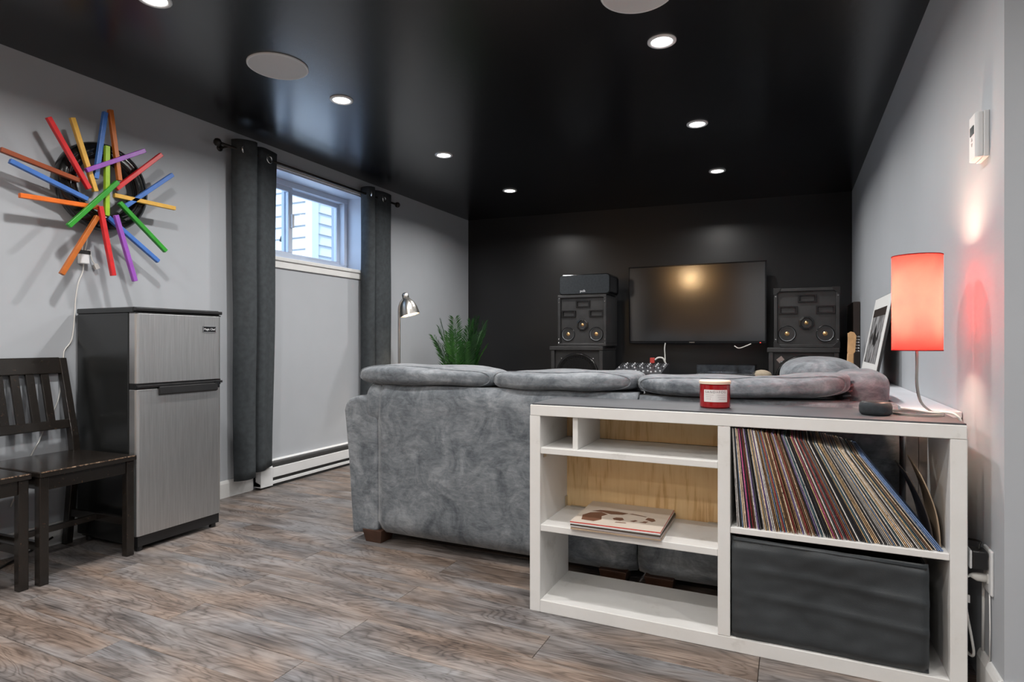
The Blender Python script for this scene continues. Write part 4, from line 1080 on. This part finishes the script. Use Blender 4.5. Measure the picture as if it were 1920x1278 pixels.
bm = B(); tube(bm, smooth_path([(lx_ - 0.045, ly_ + 0.01, TZ + 0.016), (lx_ - 0.02, ly_ + 0.004, TZ + 0.014), (lx_ + 0.03, ly_ - 0.03, TZ + 0.010), (lx_ + 0.06, ly_ - 0.035, TZ + 0.012), (0.433, ly_ - 0.06, TZ + 0.008), (0.448, ly_ - 0.065, TZ - 0.03), (0.452, ly_ - 0.07, 0.55), (0.455, ly_ - 0.075, 0.40), (0.452, 2.08, 0.20), (0.448, 2.075, 0.12)], 6), 0.0032, 8); mk('cord', bm, 'cable_white', lm, smooth=True)

# ------------------------------------------------------------------ right wall: thermostat, outlet
th_ = thing('thermostat', 'white wall thermostat with small dark display', 'thermostat', (XR, 2.053, 1.53))
ty, tz = 2.050, 1.528
bm = B(); prism(bm, [(0.0, -0.040), (0.012, -0.040), (0.012, 0.040), (0.0, 0.040)], tz - 0.064, tz + 0.062, lambda u, v, a: Vector((XR - u, ty + v, a))); mk('back_plate', bm, 'white_plastic', th_, bevel=0.002)
bm = B(); prism(bm, [(0.012, -0.036), (0.025, -0.034), (0.030, -0.028), (0.030, 0.030), (0.024, 0.036), (0.012, 0.038)], tz - 0.062, tz + 0.062, lambda u, v, a: Vector((XR - u, ty + v, a))); cov = mk('cover', bm, 'white_plastic', th_, bevel=0.003)
bm = B(); box(bm, XR - 0.0312, ty - 0.020, tz + 0.006, XR - 0.0298, ty + 0.016, tz + 0.030); mk('display', bm, 'lcd_dark', th_)
for z in (-0.006, -0.020):
    bm = B(); prism(bm, [(-0.005, -0.004), (0.005, -0.004), (0, 0.005)] if z > -0.01 else [(-0.005, 0.004), (0, -0.005), (0.005, 0.004)], 0, 0.0012, lambda u, v, a: Vector((XR - 0.030 - a, ty + u, tz + z + v))); mk('button', bm, 'ink_soft', th_)

ot = thing('wall_outlet', 'white wall outlet plate low on the right wall', 'outlet', (XR, 2.02, 0.35))
oz = 0.345; oy = 2.005
bm = B(); box(bm, XR - 0.007, oy - 0.036, oz - 0.060, XR, oy + 0.036, oz + 0.060); mk('plate', bm, 'white_plastic', ot, bevel=0.003)
for z in (-0.022, 0.022):
    bm = B(); superbox(bm, (XR - 0.0072, oy, oz + z), (0.002, 0.015, 0.015), 4, 5); mk('socket', bm, 'mat_white', ot, smooth=True)
ap = thing('plug_adapter', 'black and white plug adapter in the wall outlet', 'adapter', (XR - 0.03, oy, oz + 0.03))
bm = B(); box(bm, XR - 0.044, oy - 0.022, oz + 0.004, XR - 0.009, oy + 0.022, oz + 0.054); mk('body', bm, 'black_plastic', ap, bevel=0.004)
bm = B(); box(bm, XR - 0.050, oy - 0.0225, oz + 0.004, XR - 0.044, oy + 0.0225, oz + 0.054); mk('face', bm, 'white_plastic', ap, bevel=0.003)
bm = B(); tube(bm, smooth_path([(XR - 0.025, oy, oz + 0.053), (XR - 0.022, oy + 0.004, oz + 0.066), (XR - 0.018, oy + 0.012, oz + 0.070), (XR - 0.01, oy + 0.10, oz + 0.05), (XR - 0.01, oy + 0.22, oz + 0.02)], 5), 0.003, 8); mk('lead', bm, 'cable_black', ap, smooth=True)
wp = thing('white_power_cord', 'white power cord with molded plug hanging beside the shelf', 'cord', (XR - 0.03, oy, 0.1))
bm = B(); tube(bm, [(XR - 0.008, oy, oz - 0.022), (XR - 0.030, oy, oz - 0.022), (XR - 0.040, oy, oz - 0.020), (XR - 0.046, oy, oz - 0.021)], [0.012, 0.011, 0.007, 0.004], 10); mk('plug', bm, 'cable_white', wp, smooth=True)
bm = B(); tube(bm, smooth_path([(XR - 0.044, oy, oz - 0.021), (XR - 0.054, oy - 0.002, oz - 0.030), (XR - 0.056, oy, oz - 0.07), (XR - 0.050, oy + 0.002, oz - 0.13), (XR - 0.040, oy + 0.004, oz - 0.19), (XR - 0.034, oy + 0.008, oz - 0.235), (XR - 0.038, oy + 0.03, oz - 0.250), (XR - 0.045, oy + 0.10, oz - 0.250)], 7), 0.0034, 8); mk('cord', bm, 'cable_white', wp, smooth=True)
bm = B(); box(bm, XR - 0.058, oy - 0.0035, oz - 0.095, XR - 0.045, oy + 0.0035, oz - 0.075); mk('tag', bm, 'paper', wp)
bm = B(); tube(bm, [(XR - 0.004, oy + 0.045, oz - 0.05), (XR - 0.004, oy + 0.050, 0.105)], 0.004, 8); tube(bm, [(XR - 0.004, oy - 0.012, oz - 0.06), (XR - 0.004, oy - 0.016, 0.19), (XR - 0.004, oy - 0.012, 0.105)], 0.0018, 6)
tag(mk('wall_cable', bm, 'trim_white', smooth=True), 'thin painted cables running down the wall below the outlet', 'cable')

# framed photograph on the ledge
po = thing('framed_print', 'black and white photo print with white border leaning on the right wall', 'picture', (0.42, 3.77, 0.742))
pz0, pz1, py0, py1 = 0.742, 1.207, 3.44, 4.10
PXB, PXT = 0.385, 0.470
def pl(y, s, off=0.0):   # s 0..1 from bottom to top
    n = Vector((-(pz1-pz0), 0, (PXT-PXB))).normalized()
    return Vector((PXB + (PXT-PXB)*s, y, pz0 + (pz1-pz0)*s)) + n*off
def panel(y0, y1, s0, s1, o0, o1):
    b_ = B(); vs = [b_.verts.new(pl(y, s, o)) for o in (o0, o1) for y, s in ((y0, s0), (y1, s0), (y1, s1), (y0, s1))]
    for f in ((3,2,1,0),(4,5,6,7),(0,1,5,4),(1,2,6,5),(2,3,7,6),(3,0,4,7)): b_.faces.new([vs[i] for i in f])
    return b_
mk('backing', panel(py0, py1, 0.0, 1.0, 0.0, 0.012), 'dark_slot', po)
mk('border', panel(py0 + 0.004, py1 - 0.004, 0.008, 0.994, 0.012, 0.014), 'mat_white', po)
mk('photo', panel(py0 + 0.10, py1 - 0.06, 0.22, 0.86, 0.014, 0.0148), 'photo_print', po)
mk('photo_top', panel(py0 + 0.10, py1 - 0.06, 0.765, 0.86, 0.0148, 0.0152), 'panel_brown', po)
bm = B()
for (yc, s0, s1, w) in ((3.80, 0.42, 0.68, 0.055), (3.74, 0.40, 0.55, 0.05), (3.90, 0.48, 0.58, 0.03), (3.67, 0.46, 0.60, 0.03)):
    vs = [bm.verts.new(pl(yc + w*dy, s0 + (s1-s0)*ds, 0.0153)) for dy, ds in ((0, 0), (1, 0.3), (0.7, 0.7), (0.1, 1.0), (-0.6, 0.75), (-1, 0.35))]
    bm.faces.new(vs)
mk('photo_figure', bm, 'black_plastic', po)

# ------------------------------------------------------------------ far wall: speakers, television, console
def horn(cx, cz, yf, w, h, root):
    b_ = B(); d = 0.012
    o_ = [(-w/2, -h/2), (w/2, -h/2), (w/2, h/2), (-w/2, h/2)]
    i_ = [(x*0.80, z*0.68) for x, z in o_]; k_ = [(x*0.30, z*0.34) for x, z in o_]
    R = [[b_.verts.new((cx + x, yf + yy_, cz + z)) for x, z in pts_] for pts_, yy_ in ((o_, 0.0), (o_, -d), (i_, -d), (i_, -d + 0.004), (k_, 0.055))]
    for a in range(4):
        for k in range(4): b_.faces.new((R[a][k], R[a][(k+1) % 4], R[a+1][(k+1) % 4], R[a+1][k]))
    b_.faces.new(R[4])
    return mk('horn', b_, 'horn_black', root)
def driver(cx, cz, yf, r, root, octo=False, cone='cone_grey'):
    M = Matrix.Translation((cx, yf, cz)) @ Matrix.Rotation(math.radians(90), 4, 'X')   # local +z -> -Y
    b_ = B()
    if octo: lathe(b_, [(r*1.0, 0.0), (r*1.0, 0.010), (r*0.76, 0.012), (r*0.70, 0.006)], M @ Matrix.Rotation(math.radians(22.5), 4, 'Z'), 8)
    else: lathe(b_, [(r, 0.0), (r, 0.006), (r*0.95, 0.009), (r*0.90, 0.006)], M, 36)
    d_ = mk('driver', b_, 'horn_black', root)
    if not octo:
        smooth_by_angle(d_)
    b_ = B(); lathe(b_, [(r*(0.72 if octo else 0.92), 0.006), (r*0.62, -0.016), (r*0.36, -0.034), (r*0.001, -0.040)], M, 36); mk('cone', b_, 'black_satin' if octo else cone, d_, smooth=True)
    b_ = B(); lathe(b_, [(r*0.44, -0.030), (r*0.40, -0.010), (r*0.26, 0.000), (r*0.12, 0.006), (0.0005, 0.007)], M, 20); mk('phase_plug', b_, 'gold_metal', d_, smooth=True)
    return d_
def screws(root, x0, x1, z0, z1, yf):
    for x in (x0, x1):
        for z in (z0, z1):
            for dx, dz in ((0, 0), (0, 0.035 if z < (z0+z1)/2 else -0.035)):
                b_ = B(); lathe(b_, [(0.0055, 0), (0.005, 0.003), (0.0005, 0.004)], Matrix.Translation((x, yf, z + dz)) @ Matrix.Rotation(math.radians(90), 4, 'X'), 10); mk('screw', b_, 'chrome', root, smooth=True)
def mid_cabinet(cx, z0, yf, label, w=0.468, h=0.475, d=0.38, corners=False):
    r_ = thing('speaker_cabinet', label, 'speaker', (cx, yf, z0), 'three-horn speaker cabinets')
    e = 0.026
    b_ = B(); x0, x1, z1 = cx - w/2, cx + w/2, z0 + h
    box(b_, x0, yf, z0, x1, yf + d, z0 + e); box(b_, x0, yf, z1 - e, x1, yf + d, z1); box(b_, x0, yf, z0 + e, x0 + e, yf + d, z1 - e); box(b_, x1 - e, yf, z0 + e, x1, yf + d, z1 - e)
    box(b_, x0 + e, yf + d - 0.02, z0 + e, x1 - e, yf + d, z1 - e)
    mk('cabinet', b_, 'black_satin', r_, bevel=0.004)
    yb_ = yf + 0.022
    b_ = B(); box(b_, x0 + e, yb_, z0 + e, x1 - e, yb_ + 0.02, z1 - e); mk('baffle', b_, 'black_satin', r_)
    hw, hh_ = 0.135, 0.062
    horn(cx + 0.008, z0 + h*0.825, yb_, hw, hh_, r_); horn(cx - 0.130, z0 + h*0.635, yb_, hw, hh_, r_); horn(cx + 0.137, z0 + h*0.635, yb_, hw, hh_, r_)
    driver(cx + 0.002, z0 + h*0.415, yb_, 0.058, r_, True)
    driver(cx - 0.137, z0 + h*0.235, yb_, 0.066, r_); driver(cx + 0.135, z0 + h*0.235, yb_, 0.066, r_)
    screws(r_, x0 + 0.013, x1 - 0.013, z0 + 0.03, z1 - 0.03, yf)
    if corners:
        for x in (x0, x1):
            for z in (z0, z1):
                b_ = B(); sx = 1 if x == x0 else -1; sz = 1 if z == z0 else -1
                prism(b_, [(x - sx*0.003, z - sz*0.003), (x + sx*0.05, z - sz*0.003), (x + sx*0.05, z + sz*0.014), (x + sx*0.014, z + sz*0.05), (x - sx*0.003, z + sz*0.05)], yf - 0.004, yf + 0.05, lambda u, v, a: Vector((u, a, v))); mk('corner_guard', b_, 'black_plastic', r_, bevel=0.002)
    return r_
def sub_cabinet(cx, zt, yf, label, w=0.50, d=0.45, badge=False):
    r_ = thing('subwoofer_cabinet', label, 'speaker', (cx, yf, 0), 'large woofer cabinets')
    x0, x1, e = cx - w/2, cx + w/2, 0.034
    b_ = B(); box(b_, x0, yf, 0, x1, yf + d, 0.05); box(b_, x0 - 0.012, yf - 0.006, zt - 0.036, x1 + 0.004, yf + d, zt); box(b_, x0, yf, 0.05, x0 + e, yf + d, zt - 0.036); box(b_, x1 - e, yf, 0.05, x1, yf + d, zt - 0.036); box(b_, x0 + e, yf + d - 0.02, 0.05, x1 - e, yf + d, zt - 0.036)
    mk('cabinet', b_, 'black_satin', r_, bevel=0.004)
    yb_ = yf + 0.03
    b_ = B(); box(b_, x0 + e, yb_, 0.05, x1 - e, yb_ + 0.02, zt - 0.036); mk('baffle', b_, 'black_satin', r_)
    cz = zt - 0.268; R_ = 0.195
    M = Matrix.Translation((cx, yb_, cz)) @ Matrix.Rotation(math.radians(90), 4, 'X')
    b_ = B(); lathe(b_, [(R_ + 0.012, 0), (R_ + 0.012, 0.012), (R_, 0.018), (R_ - 0.008, 0.010)], M, 56); g_ = mk('grille', b_, 'horn_black', r_, smooth=True)
    b_ = B()
    for k in range(-17, 18):
        z = k * 0.0108; hw_ = math.sqrt(max(0, R_*R_ - z*z))
        box(b_, cx - hw_, yb_ - 0.014, cz + z - 0.0022, cx + hw_, yb_ - 0.010, cz + z + 0.0022)
    for k in range(-8, 9):
        x = k * 0.0225; hw_ = math.sqrt(max(0, R_*R_ - x*x)); box(b_, cx + x - 0.0012, yb_ - 0.0098, cz - hw_, cx + x + 0.0012, yb_ - 0.008, cz + hw_)
    o = mk('grille_bars', b_, 'mesh_black', g_); o['kind'] = 'stuff'
    b_ = B(); lathe(b_, [(R_ - 0.01, 0.002), (R_*0.6, -0.004), (0.05, -0.004), (0.03, 0.003), (0.001, 0.006)], M, 40); mk('cone', b_, 'horn_black', g_, smooth=True)
    for sx in (-1, 1):
        b_ = B(); lathe(b_, [(0.009, 0), (0.008, 0.004), (0.001, 0.005)], Matrix.Translation((cx + sx*0.155, yb_, cz + 0.155)) @ Matrix.Rotation(math.radians(90), 4, 'X'), 10); mk('screw', b_, 'chrome', r_, smooth=True)
    if badge:
        b_ = B(); M2 = Matrix.Translation((x0 + e + 0.052, yb_ - 0.002, zt - 0.095)) @ Matrix.Rotation(math.radians(-40), 4, 'Y'); box(b_, -0.024, -0.002, -0.019, 0.024, 0.002, 0.019, M2); mk('badge', b_, 'nickel', r_)
    return r_
mid_cabinet(-1.750, 0.922, 5.27, 'black three-horn speaker cabinet left of the television')
mid_cabinet(0.112, 0.915, 5.27, 'black three-horn speaker cabinet with corner guards right of the television', corners=True)
sub_cabinet(-1.790, 0.921, 5.24, 'black woofer cabinet under the left speaker stack')
sub_cabinet(0.090, 0.914, 5.24, 'black woofer cabinet with metal badge under the right speaker stack', badge=True)
# centre speaker on top
cs = thing('center_speaker', 'black rounded speaker lying on top of the left cabinet', 'speaker', (-1.72, 5.27, 1.397))
x0, x1, z0, z1, yf = -1.968, -1.478, 1.397, 1.585, 5.262
def rrect(x0, x1, z0, z1, r, n=6):
    P_ = []
    for cx_, cz_, a0 in ((x1-r, z0+r, -90), (x1-r, z1-r, 0), (x0+r, z1-r, 90), (x0+r, z0+r, 180)):
        for k in range(n + 1):
            a = math.radians(a0 + 90*k/n); P_.append((cx_ + r*math.cos(a), cz_ + r*math.sin(a)))
    return P_
bm = B(); prism(bm, rrect(x0, x1, z0, z1, 0.035), yf + 0.012, yf + 0.30, lambda u, v, a: Vector((u, a, v))); mk('cabinet', bm, 'black_gloss', cs, bevel=0.004)
bm = B(); prism(bm, rrect(x0 + 0.008, x1 - 0.008, z0 + 0.008, z1 - 0.008, 0.03), yf, yf + 0.012, lambda u, v, a: Vector((u, a, v))); mk('grille', bm, 'puck_fabric', cs, bevel=0.003)
MTX = Matrix.Translation((-1.735, yf - 0.001, z0 + 0.033)) @ Matrix.Rotation(math.radians(90), 4, 'X')
text_mesh('logo', 'polk', 0.030, 'knob_white', MTX, cs, 0.001)

# television
tv = thing('television', 'large flat black television mounted on the black wall', 'television', (-0.81, 5.75, 0.945))
tx0, tx1, tz0, tz1, ty_ = -1.422, -0.193, 0.948, 1.682, 5.735
bm = B(); box(bm, tx0, ty_, tz0, tx1, ty_ + 0.045, tz1); mk('casing', bm, 'black_plastic', tv, bevel=0.004)
bm = B(); box(bm, tx0 + 0.012, ty_ - 0.0015, tz0 + 0.022, tx1 - 0.012, ty_ + 0.001, tz1 - 0.012); mk('screen', bm, 'tv_screen', tv)
bm = B(); frame_rect(bm, 0, 1, 0, 1, 0, 1, 0.1); bm.free()
bm = B()
for a in ((tx0, tz0, tx1, tz0 + 0.021), (tx0, tz1 - 0.011, tx1, tz1), (tx0, tz0 + 0.021, tx0 + 0.011, tz1 - 0.011), (tx1 - 0.011, tz0 + 0.021, tx1, tz1 - 0.011)):
    box(bm, a[0], ty_ - 0.004, a[1], a[2], ty_ + 0.002, a[3])
mk('bezel', bm, 'black_gloss', tv, bevel=0.0015)
bm = B(); box(bm, -0.855, ty_ - 0.006, tz0 + 0.006, -0.808, ty_ - 0.003, tz0 + 0.013); mk('logo', bm, 'nickel', tv)
bm = B(); box(bm, tx1 - 0.055, ty_ - 0.006, tz0 + 0.004, tx1 - 0.045, ty_ - 0.003, tz0 + 0.010); mk('standby_light', bm, 'led_red', tv)
bm = B(); box(bm, -1.05, ty_ + 0.045, 1.12, -0.55, 5.92, 1.52); mk('wall_mount', bm, 'black_plastic', tv)
for o_ in [q for q in bpy.data.objects if q.parent == tv and q.name.split('.')[0] in ('casing', 'screen', 'bezel', 'logo', 'standby_light')]:
    o_.data.transform(Matrix.Translation((0, ty_, 1.3)) @ Matrix.Rotation(math.radians(2.0), 4, 'X') @ Matrix.Translation((0, -ty_, -1.3)))
bm = B(); tube(bm, smooth_path([(-1.075, 5.74, 0.95), (-1.078, 5.72, 0.90), (-1.07, 5.70, 0.82), (-1.055, 5.62, 0.70)], 6), 0.006, 8); mk('cable', bm, 'cable_white', tv, smooth=True)
bm = B(); tube(bm, smooth_path([(-0.32, 5.74, 0.945), (-0.36, 5.73, 0.925), (-0.42, 5.73, 0.905), (-0.46, 5.74, 0.925)], 6), 0.005, 8); mk('cable', bm, 'cable_white', tv, smooth=True)

# low console carrying mixer and turntable
co = thing('media_console', 'low black console behind the sofa carrying mixer and turntable', 'console', (-0.85, 5.25, 0))
CZ = 0.655
bm = B(); box(bm, -1.47, 5.02, CZ - 0.03, -0.20, 5.55, CZ); mk('top', bm, 'console_black', co, bevel=0.003)
for x in (-1.46, -0.85, -0.24):
    bm = B(); box(bm, x, 5.04, 0, x + 0.03, 5.53, CZ - 0.03); mk('side_panel', bm, 'console_black', co)
bm = B(); box(bm, -1.43, 5.04, 0.08, -0.24, 5.53, 0.10); mk('shelf', bm, 'console_black', co)
# mixer
mi = thing('audio_mixer', 'black audio mixer with rows of white faders left of the turntable', 'mixer', (-1.2, 5.25, CZ))
bm = B(); prism(bm, [(5.06, 0.0), (5.44, 0.0), (5.44, 0.105), (5.40, 0.115), (5.06, 0.045)], -1.40, -0.98, lambda u, v, a: Vector((a, u, CZ + v))); mk('body', bm, 'mixer_grey', mi, bevel=0.003)
def mix_pt(x, s, up=0.0): return Vector((x, 5.06 + 0.34*s, CZ + 0.045 + 0.07*s + up))
for i in range(12):
    x = -1.38 + i * 0.0345
    for s_, c in ((0.10, 1), (0.45, 0), (0.62, 0), (0.78, 0), (0.92, 0)):
        b_ = B(); p = mix_pt(x, s_ + (0.05*((i*7) % 3 - 1) if c else 0))
        if c: box(b_, p.x - 0.006, p.y - 0.009, p.z, p.x + 0.006, p.y + 0.009, p.z + 0.011); mk('fader_cap', b_, 'knob_white', mi)
        else: lathe(b_, [(0.006, 0), (0.005, 0.011), (0.0005, 0.011)], Matrix.Translation(p), 8); mk('knob', b_, 'knob_white' if (i + int(s_*100)) % 2 else 'black_plastic', mi)
bm = B(); box(bm, -1.142, 5.37, CZ + 0.115, -1.102, 5.40, CZ + 0.165); tag(mk('audio_plug', bm, 'plug_red', bevel=0.004), 'red audio plug standing in the mixer', 'plug')
bm = B(); tube(bm, smooth_path([(-1.10, 5.385, CZ + 0.145), (-1.07, 5.385, CZ + 0.165), (-1.03, 5.39, CZ + 0.16), (-1.01, 5.40, CZ + 0.118)], 6), 0.008, 8); tag(mk('audio_cable', bm, 'cable_white', smooth=True), 'white cable looping from the red plug on the mixer', 'cable')
# turntable
tt = thing('turntable', 'turntable with smoked dust cover on the console', 'turntable', (-0.47, 5.25, CZ))
bm = B(); box(bm, -0.70, 5.06, CZ + 0.012, -0.25, 5.42, CZ + 0.05); mk('plinth', bm, 'black_satin', tt, bevel=0.004)
for x in (-0.66, -0.29):
    for y in (5.10, 5.38):
        bm = B(); lathe(bm, [(0.02, 0), (0.018, 0.013)], Matrix.Translation((x, y, CZ)), 14, True, True); mk('foot', bm, 'black_plastic', tt)
bm = B(); lathe(bm, [(0.001, 0.05), (0.150, 0.05), (0.152, 0.054), (0.150, 0.066), (0.001, 0.066)], Matrix.Translation((-0.51, 5.24, CZ)), 48); o = mk('platter', bm, 'chrome', tt); smooth_by_angle(o)
bm = B(); lathe(bm, [(0.001, 0.066), (0.148, 0.066), (0.148, 0.068), (0.001, 0.068)], Matrix.Translation((-0.51, 5.24, CZ)), 48); mk('record', bm, 'vinyl', tt)
bm = B(); tube(bm, smooth_path([(-0.29, 5.36, CZ + 0.085), (-0.30, 5.25, CZ + 0.085), (-0.34, 5.14, CZ + 0.078)], 5), 0.005, 8); lathe(bm, [(0.02, 0.05), (0.018, 0.095), (0.001, 0.096)], Matrix.Translation((-0.29, 5.36, CZ)), 14); mk('tonearm', bm, 'chrome', tt, smooth=True)
bm = B(); cz0, cz1 = CZ + 0.052, CZ + 0.118
for a in ((-0.695, 5.065, cz0, -0.255, 5.068, cz1), (-0.695, 5.412, cz0, -0.255, 5.415, cz1), (-0.695, 5.068, cz0, -0.692, 5.412, cz1), (-0.258, 5.068, cz0, -0.255, 5.412, cz1), (-0.695, 5.065, cz1, -0.255, 5.415, cz1 + 0.003)):
    box(bm, *a)
mk('dust_cover', bm, 'dust_cover', tt)
for x in (-0.66, -0.31):
    bm = B(); box(bm, x - 0.02, 5.058, CZ + 0.044, x + 0.02, 5.062, CZ + 0.052); mk('catch', bm, 'chrome', tt)
bm = B(); superbox(bm, (-0.21, 5.12, CZ + 0.02), (0.075, 0.06, 0.045), 2.2, 8, 0.012, 12, 4); tag(mk('folded_cloth', bm, 'beige_cloth', smooth=True), 'small crumpled beige cloth beside the turntable', 'cloth').location = (0, 0, 0.018)
# cable hanging in front of the mixer
bm = B(); tube(bm, smooth_path([(-1.075, 5.46, CZ + 0.001), (-1.06, 5.5, CZ + 0.03), (-1.055, 5.62, CZ + 0.045)], 5), 0.006, 8); bm.free()

# ------------------------------------------------------------------ corner: brown panel, guitar
bm = B(); box(bm, 0.440, 5.30, 0, XR - 0.003, 5.88, 1.272); tag(mk('leaning_board', bm, 'panel_brown', bevel=0.003), 'dark brown board standing against the right wall in the far corner', 'board')
gt = thing('electric_guitar', 'guitar with pale maple headstock leaning in the far right corner', 'guitar', (0.33, 4.62, 0))
top = Vector((0.402, 5.02, 1.035)); btm = Vector((0.345, 4.66, 0.02)); ax = (top - btm).normalized()
sd = ax.cross(Vector((0, 1, 0.4))).normalized(); nn_ = sd.cross(ax).normalized()
def gp(s, w, t2): return btm + ax*s + sd*w + nn_*t2
Lg = (top - btm).length
ol = [(-0.016, Lg-0.175), (-0.030, Lg-0.155), (-0.034, Lg-0.03), (-0.020, Lg-0.005), (0.004, Lg), (0.022, Lg-0.015), (0.020, Lg-0.05), (0.020, Lg-0.155), (0.016, Lg-0.175)]
bm = B(); prism(bm, ol, -0.008, 0.006, lambda u, v, a: gp(v, u, a)); hd_ = mk('headstock', bm, 'guitar_maple', gt, bevel=0.002)
for k in range(6):
    bm = B(); s_ = Lg - 0.035 - k*0.022; tube(bm, [gp(s_, -0.030, 0), gp(s_, -0.050, 0)], 0.003, 6); superbox(bm, gp(s_, -0.052, 0), (0.006, 0.006, 0.006), 3, 4); mk('tuning_peg', bm, 'chrome', hd_, smooth=True)
    bm = B(); tube(bm, [gp(s_, -0.012, 0.004), gp(s_, -0.012, 0.016)], 0.003, 6); mk('string_post', bm, 'chrome', hd_, smooth=True)
bm = B(); prism(bm, [(-0.021, Lg-0.17), (0.021, Lg-0.17), (0.027, 0.33), (-0.027, 0.33)], -0.018, 0.004, lambda u, v, a: gp(v, u, a)); mk('neck', bm, 'guitar_maple', gt, bevel=0.006)
ol = []
for k in range(28):
    a = 2*math.pi*k/28; rr2 = 0.15 + 0.025*math.cos(2*a) - 0.012*math.cos(4*a)
    ol.append((rr2*math.sin(a)*0.95, 0.20 - rr2*math.cos(a)*1.15))
bm = B(); prism(bm, ol, -0.03, 0.012, lambda u, v, a: gp(v, u, a)); mk('body', bm, 'guitar_body', gt, bevel=0.006)

# ------------------------------------------------------------------ floor lamp and palm
flx, fly = -2.895, 4.030
fl = thing('floor_lamp', 'brushed metal floor lamp with bell shade behind the sofa', 'lamp', (flx, fly, 0))
bm = B(); lathe(bm, [(0.001, 0.0), (0.125, 0.0), (0.125, 0.012), (0.11, 0.02), (0.02, 0.028), (0.001, 0.028)], Matrix.Translation((flx, fly, 0)), 40); o = mk('base', bm, 'nickel', fl); smooth_by_angle(o)
pt = [(flx, fly, 0.02), (flx, fly, 0.6), (flx, fly, 1.18)]
arc = [Vector((flx, fly, 1.18))] + [Vector((flx + 0.050*(1 - math.cos(a)), fly + 0.028*(1 - math.cos(a)), 1.22 + 0.095*math.sin(a))) for a in [math.radians(d) for d in (0, 20, 40, 60, 80, 95)]]
bm = B(); tube(bm, pt[:-1] + arc, 0.010, 12); mk('pole', bm, 'nickel', fl, smooth=True)
axd = Vector((0.25, 0.07, -0.96)).normalized()
hd0 = Vector((flx + 0.040, fly + 0.022, 1.352))
Z = axd; Xv = Z.cross(Vector((0, 1, 0))).normalized(); Yv = Z.cross(Xv)
MH = Matrix.Translation(hd0) @ Matrix((Xv, Yv, Z)).transposed().to_4x4()
bm = B(); lathe(bm, [(0.001, -0.012), (0.018, -0.008), (0.026, 0.004), (0.027, 0.030), (0.024, 0.036), (0.030, 0.044), (0.052, 0.070), (0.068, 0.105), (0.076, 0.150), (0.079, 0.178), (0.076, 0.178), (0.073, 0.150), (0.064, 0.107), (0.048, 0.074), (0.02, 0.055), (0.001, 0.054)], MH, 40); o = mk('shade', bm, 'nickel', fl); smooth_by_angle(o, 50)
bm = B(); lathe(bm, [(0.001, 0.178), (0.045, 0.176), (0.068, 0.166), (0.070, 0.158)], MH, 32); mk('bulb', bm, 'bulb_warm', fl, smooth=True)
ld = bpy.data.lights.new('floor_lamp_light', 'SPOT'); ld.energy = 16.0; ld.color = (1.0, 0.80, 0.60); ld.spot_size = math.radians(125); ld.spot_blend = 0.5; ld.shadow_soft_size = 0.05
lo = bpy.data.objects.new('floor_lamp_light', ld); COL.objects.link(lo); lo.location = MH @ Vector((0, 0, 0.186)); lo.rotation_euler = axd.to_track_quat('-Z', 'Y').to_euler(); attach(lo, fl)

px_, py_ = -2.66, 4.62
pl_ = thing('potted_palm', 'green feathery palm in a pot behind the sofa', 'plant', (px_, py_, 0))
bm = B(); lathe(bm, [(0.001, 0.0), (0.10, 0.0), (0.13, 0.24), (0.135, 0.26), (0.125, 0.26), (0.12, 0.235), (0.001, 0.235)], Matrix.Translation((px_, py_, 0)), 32); o = mk('pot', bm, 'pot_grey', pl_); smooth_by_angle(o)
bm = B(); lathe(bm, [(0.119, 0.236), (0.05, 0.244), (0.001, 0.245)], Matrix.Translation((px_, py_, 0)), 24); mk('soil', bm, 'soil', pl_)
def frond_mesh(L, nleaf, lean, seed):
    r5 = random.Random(seed); b_ = B()
    pts = [Vector((lean*(s**2.0)*L, 0, L*s*(1 - 0.12*lean*s))) for s in [k/10 for k in range(11)]]
    tube(b_, pts, [0.006 - 0.0045*k/10 for k in range(11)], 6)
    for i in range(nleaf):
        s = 0.42 + 0.58*i/(nleaf - 1); k = min(9, int(s*10)); f = s*10 - k; p = pts[k].lerp(pts[k+1], f); d = (pts[k+1]-pts[k]).normalized()
        for sg in (-1, 1):
            ln = 0.15*(1 - 0.55*abs(s - 0.55)/0.45)*r5.uniform(0.85, 1.1)
            out = (Vector((0, sg, 0))*0.80 + d*0.72 + Vector((r5.uniform(-0.12, 0.12), 0, r5.uniform(-0.05, 0.08)))).normalized()
            w = d.cross(out).normalized().cross(out)*0.0030
            m_ = p + out*ln*0.5 + Vector((0, 0, 0.008)); e2 = p + out*ln
            v1, v2, v3, v4, v5 = [b_.verts.new(q) for q in (p, m_ - w, e2, m_ + w, p + out*0.01)]
            b_.faces.new((v1, v2, v3)); b_.faces.new((v1, v3, v4))
    me = bpy.data.meshes.new('frond'); b_.to_mesh(me); b_.free(); me.materials.append(MATS['leaf']); return me
r6 = random.Random(5)
fm = [frond_mesh(0.88, 40, 0.10, 1), frond_mesh(0.84, 38, 0.20, 2), frond_mesh(0.76, 36, 0.30, 3)]
for k in range(18):
    me = fm[k % 3]
    o = bpy.data.objects.new('frond', me); COL.objects.link(o); o.parent = pl_
    a = 2*math.pi*k/18*2.4 + r6.uniform(-0.2, 0.2)
    o.location = (0.03*math.cos(a), 0.03*math.sin(a), 0.24); o.rotation_euler = (0, r6.uniform(-0.03, 0.06), a); s = r6.uniform(0.92, 1.1); o.scale = (s, s, s)
